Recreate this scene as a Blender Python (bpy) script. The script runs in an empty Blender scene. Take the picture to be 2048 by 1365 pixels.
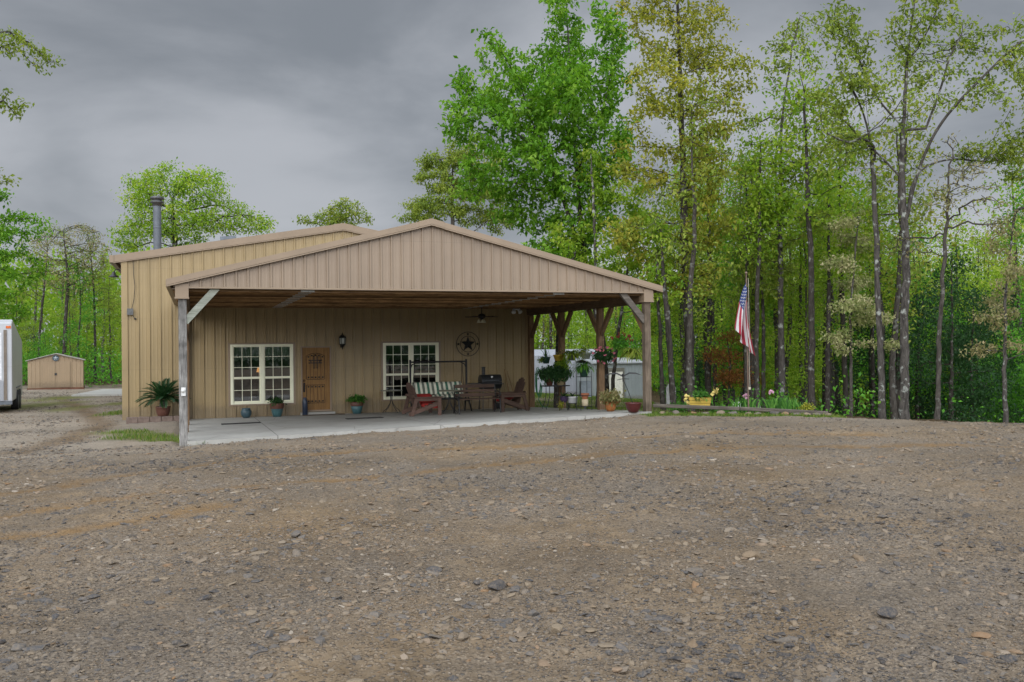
import bpy, math, random
import numpy as np
from mathutils import Vector, Matrix

random.seed(7)
RNG = np.random.default_rng(11)
SC = bpy.context.scene
COL = SC.collection
R = math.radians

# ------------------------------------------------------------------ place
FPX = 1780.0            # focal length in photo pixels (2048 wide)
HZ = 694.0              # horizon row at the middle column
ROLL = 0.011
EYE = 2.09
YAW = math.atan(1780.0 / 5000.0)
CY, SY = math.cos(YAW), math.sin(YAW)
OX, OY = -11.54, 26.43  # left front corner of the building on the ground

def un(px, py):
    u, v = px - 1024.0, py - HZ
    return u - ROLL * v, v + ROLL * u

def at(px, py, D):
    """World point at depth D seen along the ray through a photo pixel."""
    u, v = un(px, py)
    return Vector((u * D / FPX, D, EYE - v * D / FPX))

def H(a, b, z=0.0):
    """Building coordinates (a along the front wall, b away from the camera) to world."""
    return Vector((OX + a * CY - b * SY, OY + a * SY + b * CY, z))

def ha(px, b=0.0, py=694):
    """a of the point of the plane b that stands in column px."""
    u, _ = un(px, py)
    ox, oy = OX - b * SY, OY + b * CY
    return (FPX * ox - u * oy) / (u * SY - FPX * CY)

def hz(px, py, b=0.0):
    a = ha(px, b, py)
    D = OY + a * SY + b * CY
    _, v = un(px, py)
    return EYE - v * D / FPX

def slab_z(a, b):
    t = min(max(-b / 8.52, 0.0), 1.02)
    s = (a - 1.8) / 11.0
    return t * (0.15 + 0.25 * s)

def slab_pt(px, py):
    """(a, b) on the slab under a photo pixel."""
    u, v = un(px, py)
    best = None
    for i in range(2400):
        D = 17.5 + i * 0.006
        x, z = u * D / FPX, EYE - v * D / FPX
        dx, dy = x - OX, D - OY
        a, b = dx * CY + dy * SY, -dx * SY + dy * CY
        if z <= slab_z(a, b):
            return a, b
        best = (a, b)
    return best

# ---------------------------------------------------------------- terrain
CTRL = np.array([
    (0, 0, .5), (-4, 4, .5), (4, 4, .5), (-3, 9, .45), (4, 10, .5), (8, 14, .48), (-8, 12, .3), (-6.9, 18.6, .10),
    (3.7, 22.4, .36), (-1.6, 20.3, .22), (7.2, 20.3, .42), (10.1, 17.5, .45), (14, 14, .48), (18, 8, .5), (9, 24, .05), (13, 21, -.1), (18, 15, .0),
    (12, 30, -1.0), (20, 20, -.9), (20, 35, -1.9), (30, 60, -3), (5, 28, .12), (6, 40, -.5), (5, 68, -1.65), (20, 70, -2.5),
    (-11.5, 25.6, .03), (1.5, 30, -.04), (-18, 45, -.05), (-4, 50, -.2), (-25, 49, .02), (-16, 30, .08), (-20, 20, .15),
    (-14, 14, .25), (-40, 60, .2), (-30, 80, 0), (0, 90, -1.6), (40, 100, -4), (-60, 120, 0), (0, 150, -2.5), (60, 150, -5),
    (0, -20, .6), (25, -20, .6), (-25, -20, .6), (-40, 20, .2), (40, 20, -1.5), (-3, 24, .05), (-8, 22, .06)], dtype=float)

def _kern(d):
    return d
_n = len(CTRL)
_d = np.sqrt(((CTRL[:, None, :2] - CTRL[None, :, :2]) ** 2).sum(-1))
_A = np.zeros((_n + 3, _n + 3))
_A[:_n, :_n] = _kern(_d) - 0.25 * np.eye(_n)
_A[:_n, _n] = 1
_A[:_n, _n + 1:] = CTRL[:, :2]
_A[_n, :_n] = 1
_A[_n + 1:, :_n] = CTRL[:, :2].T
_W = np.linalg.solve(_A, np.concatenate([CTRL[:, 2], np.zeros(3)]))

def gz_np(X, Y):
    X = np.asarray(X, float); Y = np.asarray(Y, float)
    sh = X.shape
    P = np.stack([X.ravel(), Y.ravel()], -1)
    out = np.zeros(len(P))
    for i in range(0, len(P), 20000):
        q = P[i:i + 20000]
        d = np.sqrt(((q[:, None, :] - CTRL[None, :, :2]) ** 2).sum(-1))
        out[i:i + 20000] = _kern(d) @ _W[:_n] + _W[_n] + q @ _W[_n + 1:]
    return out.reshape(sh)

def gz(x, y):
    return float(gz_np(np.array([x]), np.array([y]))[0])

def on_ground(px, py):
    u, v = un(px, py)
    D = np.concatenate([np.arange(3.5, 30, 0.02), np.arange(30, 90, 0.1)])
    x, z = u * D / FPX, EYE - v * D / FPX
    g = gz_np(x, D)
    i = int(np.argmax(z <= g)) if (z <= g).any() else len(D) - 1
    return Vector((x[i], D[i], g[i]))

# -------------------------------------------------------------- materials
MATS = {}

class NT:
    def __init__(self, name):
        self.m = bpy.data.materials.new(name)
        self.m.use_nodes = True
        self.t = self.m.node_tree
        self.n = self.t.nodes
        self.p = self.n['Principled BSDF']
        self.out = self.n['Material Output']
    def node(self, kind, **kw):
        nd = self.n.new(kind)
        for k, v in kw.items():
            if k.startswith('i_'):
                key = k[2:]
                key = int(key) if key.isdigit() else key.replace('_', ' ')
                nd.inputs[key].default_value = v
            else:
                setattr(nd, k, v)
        return nd
    def link(self, a, b):
        self.t.links.new(a, b)
    def coords(self, kind='Object', scale=(1, 1, 1)):
        tc = self.node('ShaderNodeTexCoord')
        mp = self.node('ShaderNodeMapping')
        mp.inputs['Scale'].default_value = scale
        self.link(tc.outputs[kind], mp.inputs['Vector'])
        return mp.outputs['Vector']
    def noise(self, vec, scale, detail=4, rough=.6, dist=0):
        n = self.node('ShaderNodeTexNoise')
        n.inputs['Scale'].default_value = scale
        n.inputs['Detail'].default_value = detail
        n.inputs['Roughness'].default_value = rough
        n.inputs['Distortion'].default_value = dist
        if vec is not None:
            self.link(vec, n.inputs['Vector'])
        return n.outputs['Fac']
    def ramp(self, fac, stops, interp='LINEAR'):
        r = self.node('ShaderNodeValToRGB')
        r.color_ramp.interpolation = interp
        e = r.color_ramp.elements
        while len(e) < len(stops):
            e.new(0.5)
        for el, (p, c) in zip(e, stops):
            el.position = p
            el.color = (c[0], c[1], c[2], 1) if not isinstance(c, (int, float)) else (c, c, c, 1)
        self.link(fac, r.inputs['Fac'])
        return r.outputs['Color']
    def mix(self, fac, a, b, mode='MIX'):
        m = self.node('ShaderNodeMix', data_type='RGBA', blend_type=mode)
        for s, v in ((m.inputs[0], fac), (m.inputs[6], a), (m.inputs[7], b)):
            if hasattr(v, 'is_linked') or isinstance(v, bpy.types.NodeSocket):
                self.link(v, s)
            elif isinstance(v, (int, float)):
                s.default_value = v
            else:
                s.default_value = (v[0], v[1], v[2], 1)
        return m.outputs[2]
    def math(self, op, a, b=0.0, clamp=False):
        m = self.node('ShaderNodeMath', operation=op, use_clamp=clamp)
        for s, v in ((m.inputs[0], a), (m.inputs[1], b)):
            if isinstance(v, bpy.types.NodeSocket):
                self.link(v, s)
            else:
                s.default_value = v
        return m.outputs[0]
    def attr(self, name):
        a = self.node('ShaderNodeAttribute')
        a.attribute_name = name
        return a.outputs['Fac']
    def bump(self, h, strength=.5, dist=.02):
        b = self.node('ShaderNodeBump')
        b.inputs['Strength'].default_value = strength
        b.inputs['Distance'].default_value = dist
        self.link(h, b.inputs['Height'])
        self.link(b.outputs['Normal'], self.p.inputs['Normal'])
    def color(self, c):
        if isinstance(c, bpy.types.NodeSocket):
            self.link(c, self.p.inputs['Base Color'])
        else:
            self.p.inputs['Base Color'].default_value = (c[0], c[1], c[2], 1)
    def done(self, rough=.7, metal=0, spec=.4):
        self.p.inputs['Roughness'].default_value = rough
        self.p.inputs['Metallic'].default_value = metal
        self.p.inputs['Specular IOR Level'].default_value = spec
        return self.m

def mat_plain(name, c, rough=.6, metal=0, var=.18, scale=9, spec=.4, bump=0):
    """Paint or plastic with a little unevenness of its own."""
    t = NT(name)
    v = t.coords()
    f = t.noise(v, scale, 5, .65)
    lo = tuple(x * (1 - var) for x in c)
    hi = tuple(min(x * (1 + var), 1) for x in c)
    t.color(t.ramp(f, [(.3, lo), (.7, hi)]))
    if bump:
        t.bump(t.noise(v, scale * 4, 4), bump, .01)
    MATS[name] = t.done(rough, metal, spec)
    return MATS[name]

def mat_wood(name, dark, light, axis=2, rough=.85, scale=6.0, knots=True, streak=1.0, vary=.12):
    t = NT(name)
    s = [14 * scale / 6] * 3
    s[axis] = 0.9 * scale / 6
    v = t.coords('Object', tuple(s))
    f = t.noise(v, 3.0, 6, .65, .6)
    c = t.ramp(f, [(.28, dark), (.52, tuple((a + b) / 2 for a, b in zip(dark, light))), (.75, light)])
    v2 = t.coords('Object', (1, 1, 1))
    blot = t.noise(v2, 2.3, 4, .6)
    c = t.mix(t.ramp(blot, [(.35, 0), (.75, .55 * streak)]), c, tuple(x * .45 for x in dark))
    oi = t.node('ShaderNodeObjectInfo')
    k = t.ramp(oi.outputs['Random'], [(0, 1 - vary), (1, 1 + vary * .6)])
    c = t.mix(1.0, c, k, 'MULTIPLY')
    t.color(c)
    t.bump(f, .5, .008)
    MATS[name] = t.done(rough, 0, .25)
    return MATS[name]

def mat_panel(name, c, dirt=(.16, .11, .06), rough=.42):
    """Painted ribbed sheet metal with dust streaks."""
    t = NT(name)
    v = t.coords('Object', (1, 1, 1))
    f = t.noise(v, .9, 5, .6)
    lo = tuple(x * .88 for x in c); hi = tuple(x * 1.08 for x in c)
    col = t.ramp(f, [(.3, lo), (.7, hi)])
    vs = t.coords('Object', (9, 9, .35))
    st = t.noise(vs, 2.2, 5, .7)
    col = t.mix(t.ramp(st, [(.56, 0), (.82, .35)]), col, dirt)
    tc_ = t.node('ShaderNodeTexCoord'); sp_ = t.node('ShaderNodeSeparateXYZ'); t.link(tc_.outputs['Object'], sp_.inputs[0])
    hgt = t.math('ADD', sp_.outputs['Z'], t.math('MULTIPLY', t.noise(v, 7, 4, .7), -.5))
    col = t.mix(t.ramp(hgt, [(.0, .5), (.22, 0)]), col, (.13, .095, .06))          # mud splashed on the foot of the wall
    z3 = t.math('FRACT', t.math('MULTIPLY', sp_.outputs['Z'], 1 / 1.52))
    col = t.mix(t.math('MULTIPLY', t.math('LESS_THAN', z3, .006), .35), col, (.12, .09, .06))   # rows of screws and lap seams
    t.color(col)
    t.bump(t.noise(v, 1.6, 2), .16, .02)
    MATS[name] = t.done(rough, 0.0, .45)
    return MATS[name]

def mat_leaf(name, stops, transl=.4, rough=.55):
    t = NT(name)
    v = t.attr('v')
    col = t.ramp(v, stops)
    t.color(col)
    t.p.inputs['Roughness'].default_value = rough
    t.p.inputs['Specular IOR Level'].default_value = .25
    tr = t.node('ShaderNodeBsdfTranslucent')
    mx = t.node('ShaderNodeMixShader')
    hs = t.node('ShaderNodeHueSaturation')
    hs.inputs['Value'].default_value = 1.25
    hs.inputs['Saturation'].default_value = 1.05
    t.link(col, hs.inputs['Color'])
    t.link(hs.outputs['Color'], tr.inputs['Color'])
    mx.inputs[0].default_value = transl
    t.link(t.p.outputs[0], mx.inputs[1])
    t.link(tr.outputs[0], mx.inputs[2])
    t.link(mx.outputs[0], t.out.inputs['Surface'])
    MATS[name] = t.m
    return t.m

def mat_bark(name, dark, light, lichen=.25):
    t = NT(name)
    v = t.coords('Object', (1, 1, .28))
    f = t.noise(v, 16, 6, .7, .5)
    c = t.ramp(f, [(.32, dark), (.66, light)])
    v2 = t.coords('Object')
    l = t.noise(v2, 5.5, 4, .6)
    if lichen:
        c = t.mix(t.ramp(l, [(.56, 0), (.66, lichen)]), c, (.36, .38, .34))
    t.color(c)
    t.bump(f, .8, .03)
    MATS[name] = t.done(.95, 0, .15)
    return MATS[name]

# ------------------------------------------------------------ mesh builder
class MB:
    def __init__(self):
        self.v = []; self.f = []; self.mi = []; self.sm = []
    def add(self, vs, fs, m=0, smooth=False):
        o = len(self.v)
        self.v.extend([tuple(p) for p in vs])
        for f in fs:
            self.f.append(tuple(i + o for i in f)); self.mi.append(m); self.sm.append(smooth)
        return self
    def box(self, x0, x1, y0, y1, z0, z1, m=0, M=None):
        vs = [Vector(p) for p in ((x0, y0, z0), (x1, y0, z0), (x1, y1, z0), (x0, y1, z0), (x0, y0, z1), (x1, y0, z1), (x1, y1, z1), (x0, y1, z1))]
        if M is not None:
            vs = [M @ p for p in vs]
        return self.add(vs, [(0, 3, 2, 1), (4, 5, 6, 7), (0, 1, 5, 4), (1, 2, 6, 5), (2, 3, 7, 6), (3, 0, 4, 7)], m)
    def bar(self, p, q, w, h, m=0, up=(0, 0, 1)):
        """Rectangular bar from p to q, w wide and h deep."""
        p, q = Vector(p), Vector(q)
        d = (q - p).normalized()
        u = Vector(up)
        s = d.cross(u)
        if s.length < 1e-4:
            s = d.cross(Vector((1, 0, 0)))
        s.normalize()
        n = s.cross(d)
        vs = []
        for c in (p, q):
            for i, j in ((-1, -1), (1, -1), (1, 1), (-1, 1)):
                vs.append(c + s * (i * w / 2) + n * (j * h / 2))
        return self.add(vs, [(3, 2, 1, 0), (4, 5, 6, 7), (0, 1, 5, 4), (1, 2, 6, 5), (2, 3, 7, 6), (3, 0, 4, 7)], m)
    def tube(self, pts, r, n=8, m=0, caps=True, smooth=True):
        pts = [Vector(p) for p in pts]
        rs = list(r) if isinstance(r, (list, tuple)) else [r] * len(pts)
        vs, fs = [], []
        prev = None
        for i, p in enumerate(pts):
            a = pts[max(i - 1, 0)]; b = pts[min(i + 1, len(pts) - 1)]
            d = (b - a)
            d = d.normalized() if d.length > 1e-9 else Vector((0, 0, 1))
            if prev is None:
                s = d.cross(Vector((0, 0, 1)))
                if s.length < 1e-3:
                    s = Vector((1, 0, 0))
            else:
                s = prev - d * prev.dot(d)
            s.normalize(); prev = s
            t = d.cross(s)
            for k in range(n):
                an = 2 * math.pi * k / n
                vs.append(p + (s * math.cos(an) + t * math.sin(an)) * rs[i])
        for i in range(len(pts) - 1):
            for k in range(n):
                k2 = (k + 1) % n
                fs.append((i * n + k, i * n + k2, (i + 1) * n + k2, (i + 1) * n + k))
        self.add(vs, fs, m, smooth)
        if caps:
            self.add(vs[:n], [tuple(range(n))], m)
            self.add(vs[-n:], [tuple(reversed(range(n)))], m)
        return self
    def cyl(self, p, q, r0, r1=None, n=16, m=0, caps=True):
        return self.tube([p, q], [r0, r0 if r1 is None else r1], n, m, caps)
    def lathe(self, prof, n=24, m=0, c=(0, 0, 0), smooth=True):
        vs, fs = [], []
        for r, z in prof:
            for k in range(n):
                an = 2 * math.pi * k / n
                vs.append((c[0] + r * math.cos(an), c[1] + r * math.sin(an), c[2] + z))
        for i in range(len(prof) - 1):
            for k in range(n):
                k2 = (k + 1) % n
                fs.append((i * n + k, i * n + k2, (i + 1) * n + k2, (i + 1) * n + k))
        return self.add(vs, fs, m, smooth)
    def ball(self, c, r, sx=1, sy=1, sz=1, n=10, m=0):
        prof = [(max(math.sin(math.pi * i / n), 1e-4), -math.cos(math.pi * i / n)) for i in range(n + 1)]
        vs, fs = [], []
        k_ = n + 4
        for rr, z in prof:
            for k in range(k_):
                an = 2 * math.pi * k / k_
                vs.append((c[0] + r * sx * rr * math.cos(an), c[1] + r * sy * rr * math.sin(an), c[2] + r * sz * z))
        for i in range(n):
            for k in range(k_):
                k2 = (k + 1) % k_
                fs.append((i * k_ + k, i * k_ + k2, (i + 1) * k_ + k2, (i + 1) * k_ + k))
        return self.add(vs, fs, m, True)
    def prism(self, poly, y0, y1, m=0, axis='y'):
        """Extrude a polygon of (x, z) along y (or of (y, z) along x, or (x, y) along z)."""
        n = len(poly)
        def P(p, t):
            return {'y': (p[0], t, p[1]), 'x': (t, p[0], p[1]), 'z': (p[0], p[1], t)}[axis]
        vs = [P(p, y0) for p in poly] + [P(p, y1) for p in poly]
        fs = [tuple(range(n)), tuple(reversed(range(n, 2 * n)))]
        fs += [(i, i + n, (i + 1) % n + n, (i + 1) % n) for i in range(n)]
        return self.add(vs, fs, m)
    def leafstrip(self, pts, w, m=0, up=(0, 0, 1)):
        """A tapering blade along points."""
        pts = [Vector(p) for p in pts]
        vs, fs = [], []
        n = len(pts)
        for i, p in enumerate(pts):
            d = pts[min(i + 1, n - 1)] - pts[max(i - 1, 0)]
            s = d.cross(Vector(up))
            if s.length < 1e-5:
                s = Vector((1, 0, 0))
            s.normalize()
            t = i / (n - 1)
            ww = w * (0.55 + .9 * t) * (1 - t) ** .6 if t < 1 else w * .02
            vs += [p - s * ww, p + s * ww]
        for i in range(n - 1):
            fs.append((2 * i, 2 * i + 1, 2 * i + 3, 2 * i + 2))
        return self.add(vs, fs, m)
    def build(self, name, mats, parent=None, bevel=0, vattr=None):
        me = bpy.data.meshes.new(name)
        me.from_pydata(self.v, [], self.f)
        if not isinstance(mats, (list, tuple)):
            mats = [mats]
        for x in mats:
            me.materials.append(x)
        me.polygons.foreach_set('material_index', self.mi)
        me.polygons.foreach_set('use_smooth', self.sm)
        if vattr is not None:
            at_ = me.attributes.new('v', 'FLOAT', 'FACE')
            vv = np.asarray(vattr, dtype=np.float32) if len(vattr) == len(self.f) else RNG.random(len(self.f)).astype(np.float32)
            at_.data.foreach_set('value', vv)
        me.update()
        o = bpy.data.objects.new(name, me)
        COL.objects.link(o)
        if parent is not None:
            o.parent = parent
        if bevel:
            b = o.modifiers.new('bevel', 'BEVEL')
            b.width = bevel; b.segments = 2; b.limit_method = 'ANGLE'; b.angle_limit = R(40)
        return o

def np_mesh(name, V, F, mats, parent=None, v=None, mi=None, smooth=None, extra=None):
    """Mesh from arrays; F is (n, k) with one k, or a list of such arrays."""
    Fs = F if isinstance(F, list) else [F]
    me = bpy.data.meshes.new(name)
    me.vertices.add(len(V))
    me.vertices.foreach_set('co', np.ascontiguousarray(V, dtype=np.float32).ravel())
    loops = np.concatenate([f.ravel() for f in Fs]).astype(np.int32)
    tot = np.concatenate([np.full(len(f), f.shape[1]) for f in Fs]).astype(np.int32)
    start = np.concatenate([[0], np.cumsum(tot)[:-1]]).astype(np.int32)
    me.loops.add(len(loops)); me.loops.foreach_set('vertex_index', loops)
    me.polygons.add(len(tot)); me.polygons.foreach_set('loop_start', start); me.polygons.foreach_set('loop_total', tot)
    for x in (mats if isinstance(mats, (list, tuple)) else [mats]):
        me.materials.append(x)
    if mi is not None:
        me.polygons.foreach_set('material_index', np.asarray(mi, dtype=np.int32))
    me.polygons.foreach_set('use_smooth', np.asarray(np.broadcast_to(bool(smooth), len(tot)), dtype=bool))
    if v is not None:
        a = me.attributes.new('v', 'FLOAT', 'FACE')
        a.data.foreach_set('value', np.asarray(v, dtype=np.float32))
    for k, arr in (extra or {}).items():
        a = me.attributes.new(k, 'FLOAT', 'POINT')
        a.data.foreach_set('value', np.asarray(arr, dtype=np.float32))
    me.update(calc_edges=True)
    me.validate()
    o = bpy.data.objects.new(name, me)
    COL.objects.link(o)
    if parent is not None:
        o.parent = parent
    return o

def tag(o, label=None, cat=None, group=None, kind=None):
    if label: o['label'] = label
    if cat: o['category'] = cat
    if group: o['group'] = group
    if kind: o['kind'] = kind
    return o

def thing(name, loc, label, cat, group=None, rz=0.0):
    o = bpy.data.objects.new(name, None)
    o.empty_display_size = .2
    COL.objects.link(o)
    o.location = loc
    o.rotation_euler = (0, 0, rz)
    return tag(o, label, cat, group)

def kids(o):
    return [c for c in bpy.data.objects if c.parent == o]

def copy_tree(o, children, parent=None):
    c = o.copy(); COL.objects.link(c)
    if parent is not None:
        c.parent = parent
    for ch in children:
        d = ch.copy(); COL.objects.link(d); d.parent = c
    return c

# ----------------------------------------------------------------- camera
cd = bpy.data.cameras.new('camera')
cam = bpy.data.objects.new('camera', cd)
COL.objects.link(cam)
cd.sensor_width = 36.0
cd.lens = 36.0 * FPX / 2048.0
cd.clip_start = .05; cd.clip_end = 2000
pitch = math.atan((HZ - 682.5) / FPX)
fwd = Vector((0, math.cos(pitch), math.sin(pitch)))
right = Vector((1, 0, 0)); up = right.cross(fwd)
r2 = right * math.cos(ROLL) - up * math.sin(ROLL)
u2 = up * math.cos(ROLL) + right * math.sin(ROLL)
m = Matrix((r2, u2, -fwd)).transposed().to_4x4()
m.translation = (0, 0, EYE)
cam.matrix_world = m
SC.camera = cam
SC.view_settings.view_transform = 'Standard'
SC.view_settings.look = 'None'
SC.view_settings.gamma = 1.0
SC.view_settings.exposure = -0.12
SC.render.resolution_x, SC.render.resolution_y = 1024, 682
SC.cycles.max_bounces = 8
SC.cycles.transparent_max_bounces = 12
try:
    SC.cycles.use_denoising = True
    SC.cycles.denoiser = 'OPENIMAGEDENOISE'
except Exception:
    pass

# ------------------------------------------------------------------ light
SUN_EL, SUN_AZ = R(19), R(192)   # azimuth clockwise from +Y: high, behind the camera and to its left
sd = bpy.data.lights.new('sun', 'SUN')
sd.energy = 1.0; sd.angle = R(28); sd.color = (1, .965, .91)
sun = bpy.data.objects.new('sun', sd); COL.objects.link(sun)
sdir = Vector((math.sin(SUN_AZ) * math.cos(SUN_EL), math.cos(SUN_AZ) * math.cos(SUN_EL), math.sin(SUN_EL)))
sun.rotation_euler = (-sdir).to_track_quat('-Z', 'Y').to_euler()

w = bpy.data.worlds.new('World'); SC.world = w; w.use_nodes = True
wt = w.node_tree; wn = wt.nodes; wl = wt.links
bg = wn['Background']
sky = wn.new('ShaderNodeTexSky'); sky.sky_type = 'NISHITA'; sky.sun_disc = False
sky.sun_elevation = SUN_EL; sky.sun_rotation = SUN_AZ
tc = wn.new('ShaderNodeTexCoord')
sep = wn.new('ShaderNodeSeparateXYZ'); wl.new(tc.outputs['Generated'], sep.inputs[0])
mp = wn.new('ShaderNodeMapping'); mp.inputs['Scale'].default_value = (1.0, 1.0, 2.3); mp.inputs['Location'].default_value = (.35, .2, .12)
wl.new(tc.outputs['Generated'], mp.inputs['Vector'])
nz = wn.new('ShaderNodeTexNoise'); nz.inputs['Scale'].default_value = 2.6; nz.inputs['Detail'].default_value = 6; nz.inputs['Roughness'].default_value = .5; nz.inputs['Distortion'].default_value = .25
wl.new(mp.outputs[0], nz.inputs['Vector'])
def wmath(op, a, b, clamp=False):
    k = wn.new('ShaderNodeMath'); k.operation = op; k.use_clamp = clamp
    for s, v in ((k.inputs[0], a), (k.inputs[1], b)):
        if isinstance(v, bpy.types.NodeSocket): wl.new(v, s)
        else: s.default_value = v
    return k.outputs[0]
def wrange(x, a, b, c, d):
    k = wn.new('ShaderNodeMapRange'); k.clamp = True; k.interpolation_type = 'SMOOTHSTEP'
    wl.new(x, k.inputs[0])
    for i, v in enumerate((a, b, c, d)): k.inputs[i + 1].default_value = v
    return k.outputs[0]
zz = sep.outputs['Z']
hor = wrange(zz, .0, .17, .62, 0)                # paler towards the horizon
cl = wrange(nz.outputs['Fac'], .33, .68, 0, .75)
fac = wmath('ADD', hor, cl, True)
cr = wn.new('ShaderNodeValToRGB')
e = cr.color_ramp.elements
e[0].position = 0; e[0].color = (.235, .255, .285, 1)
e[1].position = 1; e[1].color = (.545, .56, .60, 1)
k = e.new(.5); k.color = (.385, .405, .44, 1)
wl.new(fac, cr.inputs['Fac'])
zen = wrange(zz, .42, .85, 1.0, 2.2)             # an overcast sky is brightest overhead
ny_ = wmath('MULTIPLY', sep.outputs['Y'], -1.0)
back = wmath('MULTIPLY', wrange(ny_, -.55, .65, 0, 6.8), wrange(zz, .01, .13, 0, 1))   # brightness added to the unseen sky behind and beside the camera, lighting the porch
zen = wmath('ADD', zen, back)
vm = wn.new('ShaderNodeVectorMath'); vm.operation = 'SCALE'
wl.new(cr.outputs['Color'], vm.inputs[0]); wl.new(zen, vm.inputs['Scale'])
sm = wn.new('ShaderNodeVectorMath'); sm.operation = 'SCALE'
wl.new(sky.outputs[0], sm.inputs[0]); sm.inputs['Scale'].default_value = .006
ad = wn.new('ShaderNodeVectorMath'); ad.operation = 'ADD'
wl.new(vm.outputs[0], ad.inputs[0]); wl.new(sm.outputs[0], ad.inputs[1])
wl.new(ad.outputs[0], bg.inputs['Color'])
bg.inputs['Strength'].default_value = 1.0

# ---------------------------------------------------------------- numpy noise
_PERM = RNG.random((256, 256))
def vnoise(x, y, s):
    x = np.asarray(x) * s; y = np.asarray(y) * s
    xi = np.floor(x).astype(int); yi = np.floor(y).astype(int)
    fx = x - xi; fy = y - yi
    fx = fx * fx * (3 - 2 * fx); fy = fy * fy * (3 - 2 * fy)
    g = lambda i, j: _PERM[i % 256, j % 256]
    return (g(xi, yi) * (1 - fx) + g(xi + 1, yi) * fx) * (1 - fy) + (g(xi, yi + 1) * (1 - fx) + g(xi + 1, yi + 1) * fx) * fy
def fbm(x, y, s, o=4):
    t = 0; a = .5
    for i in range(o):
        t = t + a * vnoise(x + 17 * i, y - 9 * i, s * 2 ** i); a *= .5
    return t

# ------------------------------------------------------------ ground zones
def poly_world(pts):
    return np.array([tuple(on_ground(*p))[:2] for p in pts])
def dist_poly(X, Y, P):
    d = np.full(np.shape(X), 1e9)
    for (x0, y0), (x1, y1) in zip(P[:-1], P[1:]):
        vx, vy = x1 - x0, y1 - y0
        t = np.clip(((X - x0) * vx + (Y - y0) * vy) / (vx * vx + vy * vy + 1e-9), 0, 1)
        d = np.minimum(d, np.hypot(X - x0 - t * vx, Y - y0 - t * vy))
    return d
TRACKS = [poly_world(p) for p in (
    [(-150, 1010), (0, 990), (200, 960), (480, 920), (700, 902), (1000, 897), (1200, 878), (1450, 866), (1750, 868)],
    [(-150, 1055), (0, 1032), (300, 985), (700, 958), (1000, 929), (1250, 905), (1500, 893), (2100, 892)],
    [(-100, 1090), (0, 1078), (160, 1060), (300, 1036), (420, 1015)],
    [(40, 905), (130, 880), (210, 850), (160, 815), (110, 795)])]
BORDER = np.array([(3.95, 22.6), (5.3, 21.8), (7.3, 20.75), (8.6, 19.3), (10.1, 17.7), (12.5, 15.5), (16, 13.5), (24, 11)])

def zones(X, Y):
    """grass, forest floor, sandy track and mulch shares of the ground at X, Y."""
    X = np.asarray(X, float); Y = np.asarray(Y, float)
    n1 = fbm(X, Y, .8); n2 = fbm(X + 40, Y, 2.5)
    dx, dy = X - OX, Y - OY
    A, B = dx * CY + dy * SY, -dx * SY + dy * CY
    wob = (n1 - .47) * 1.3
    # beyond the crest on the right: forest floor
    by = np.interp(X, BORDER[:, 0], BORDER[:, 1])
    fr = np.where(X > 3.9, np.clip((Y - by + wob * .4) / .5, 0, 1), 0)
    lawn = ((A > 12.4) & (B > -9.5) & (X < 3.9 + .14 * (Y - 22))).astype(float)
    right_lawn = np.clip(lawn, 0, 1)
    fr = np.where(X > 3.9, np.where(X < 3.9 + .16 * (Y - 22) + wob, 0, fr), fr)
    far = np.clip((Y - 56 - 8 * wob + np.where(X < -8, 4, 12)) / 4, 0, 1) * (1 - right_lawn * (Y < 66))
    fr = np.maximum(fr, far)
    left_wood = np.clip((-30 - X + wob * 3) / 3, 0, 1) * (Y > 20)
    fr = np.maximum(fr, left_wood)
    def spot(px, py, rx, ry):
        c = on_ground(px, py)
        return np.clip(1.5 - np.sqrt(((X - c.x) / rx) ** 2 + ((Y - c.y) / ry) ** 2) + wob * 1.0, 0, 1)
    g = np.zeros_like(X)
    for s in ((255, 866, .75, .8), (300, 874, .85, .55), (345, 880, .6, .5), (395, 886, .35, .22), (505, 876, .3, .16), (560, 873, .35, .16), (590, 871, .25, .12),
              (238, 826, .5, 1.4), (236, 808, .6, 1.6), (165, 815, .6, 2.2), (75, 812, 1.0, 3.0), (110, 798, 1.2, 2.6)):
        g = np.maximum(g, spot(*s) * .95)
    d = dist_poly(X, Y, BORDER[:3] - np.array([.1, .33]))
    g = np.maximum(g, np.clip((.52 - d) / .2 + wob * .5, 0, 1))
    g = np.maximum(g, right_lawn * np.clip(.55 + 1.8 * (n1 - .40), 0, 1))
    tr = np.zeros_like(X)
    for i, P in enumerate(TRACKS):
        d = dist_poly(X, Y, P)
        tr = np.maximum(tr, np.clip(1.25 - d / (.26 if i < 3 else .5) + (n2 - .5) * 1.6, 0, 1) * (1.0 if i < 3 else .45))
    return g, fr, tr

def lane_share(X, Y):
    n1 = fbm(X + 9, Y, .5)
    P = TRACKS[3]
    d = dist_poly(X, Y, P)
    rut = np.clip(1.3 - np.abs(d - .85) / .42 + (n1 - .47) * 2, 0, 1) * (X < -4)
    mid = np.clip(1.2 - d / .45, 0, 1) * (X < -4)
    return np.clip(1.25 * rut - .8 * mid + .55 * np.clip((-5.5 - X + (n1 - .47) * 6) / 4, 0, 1) * np.clip((Y - 11) / 6, 0, 1) + .35 * np.clip((Y - 12) / 8, 0, 1), 0, 1)

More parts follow.
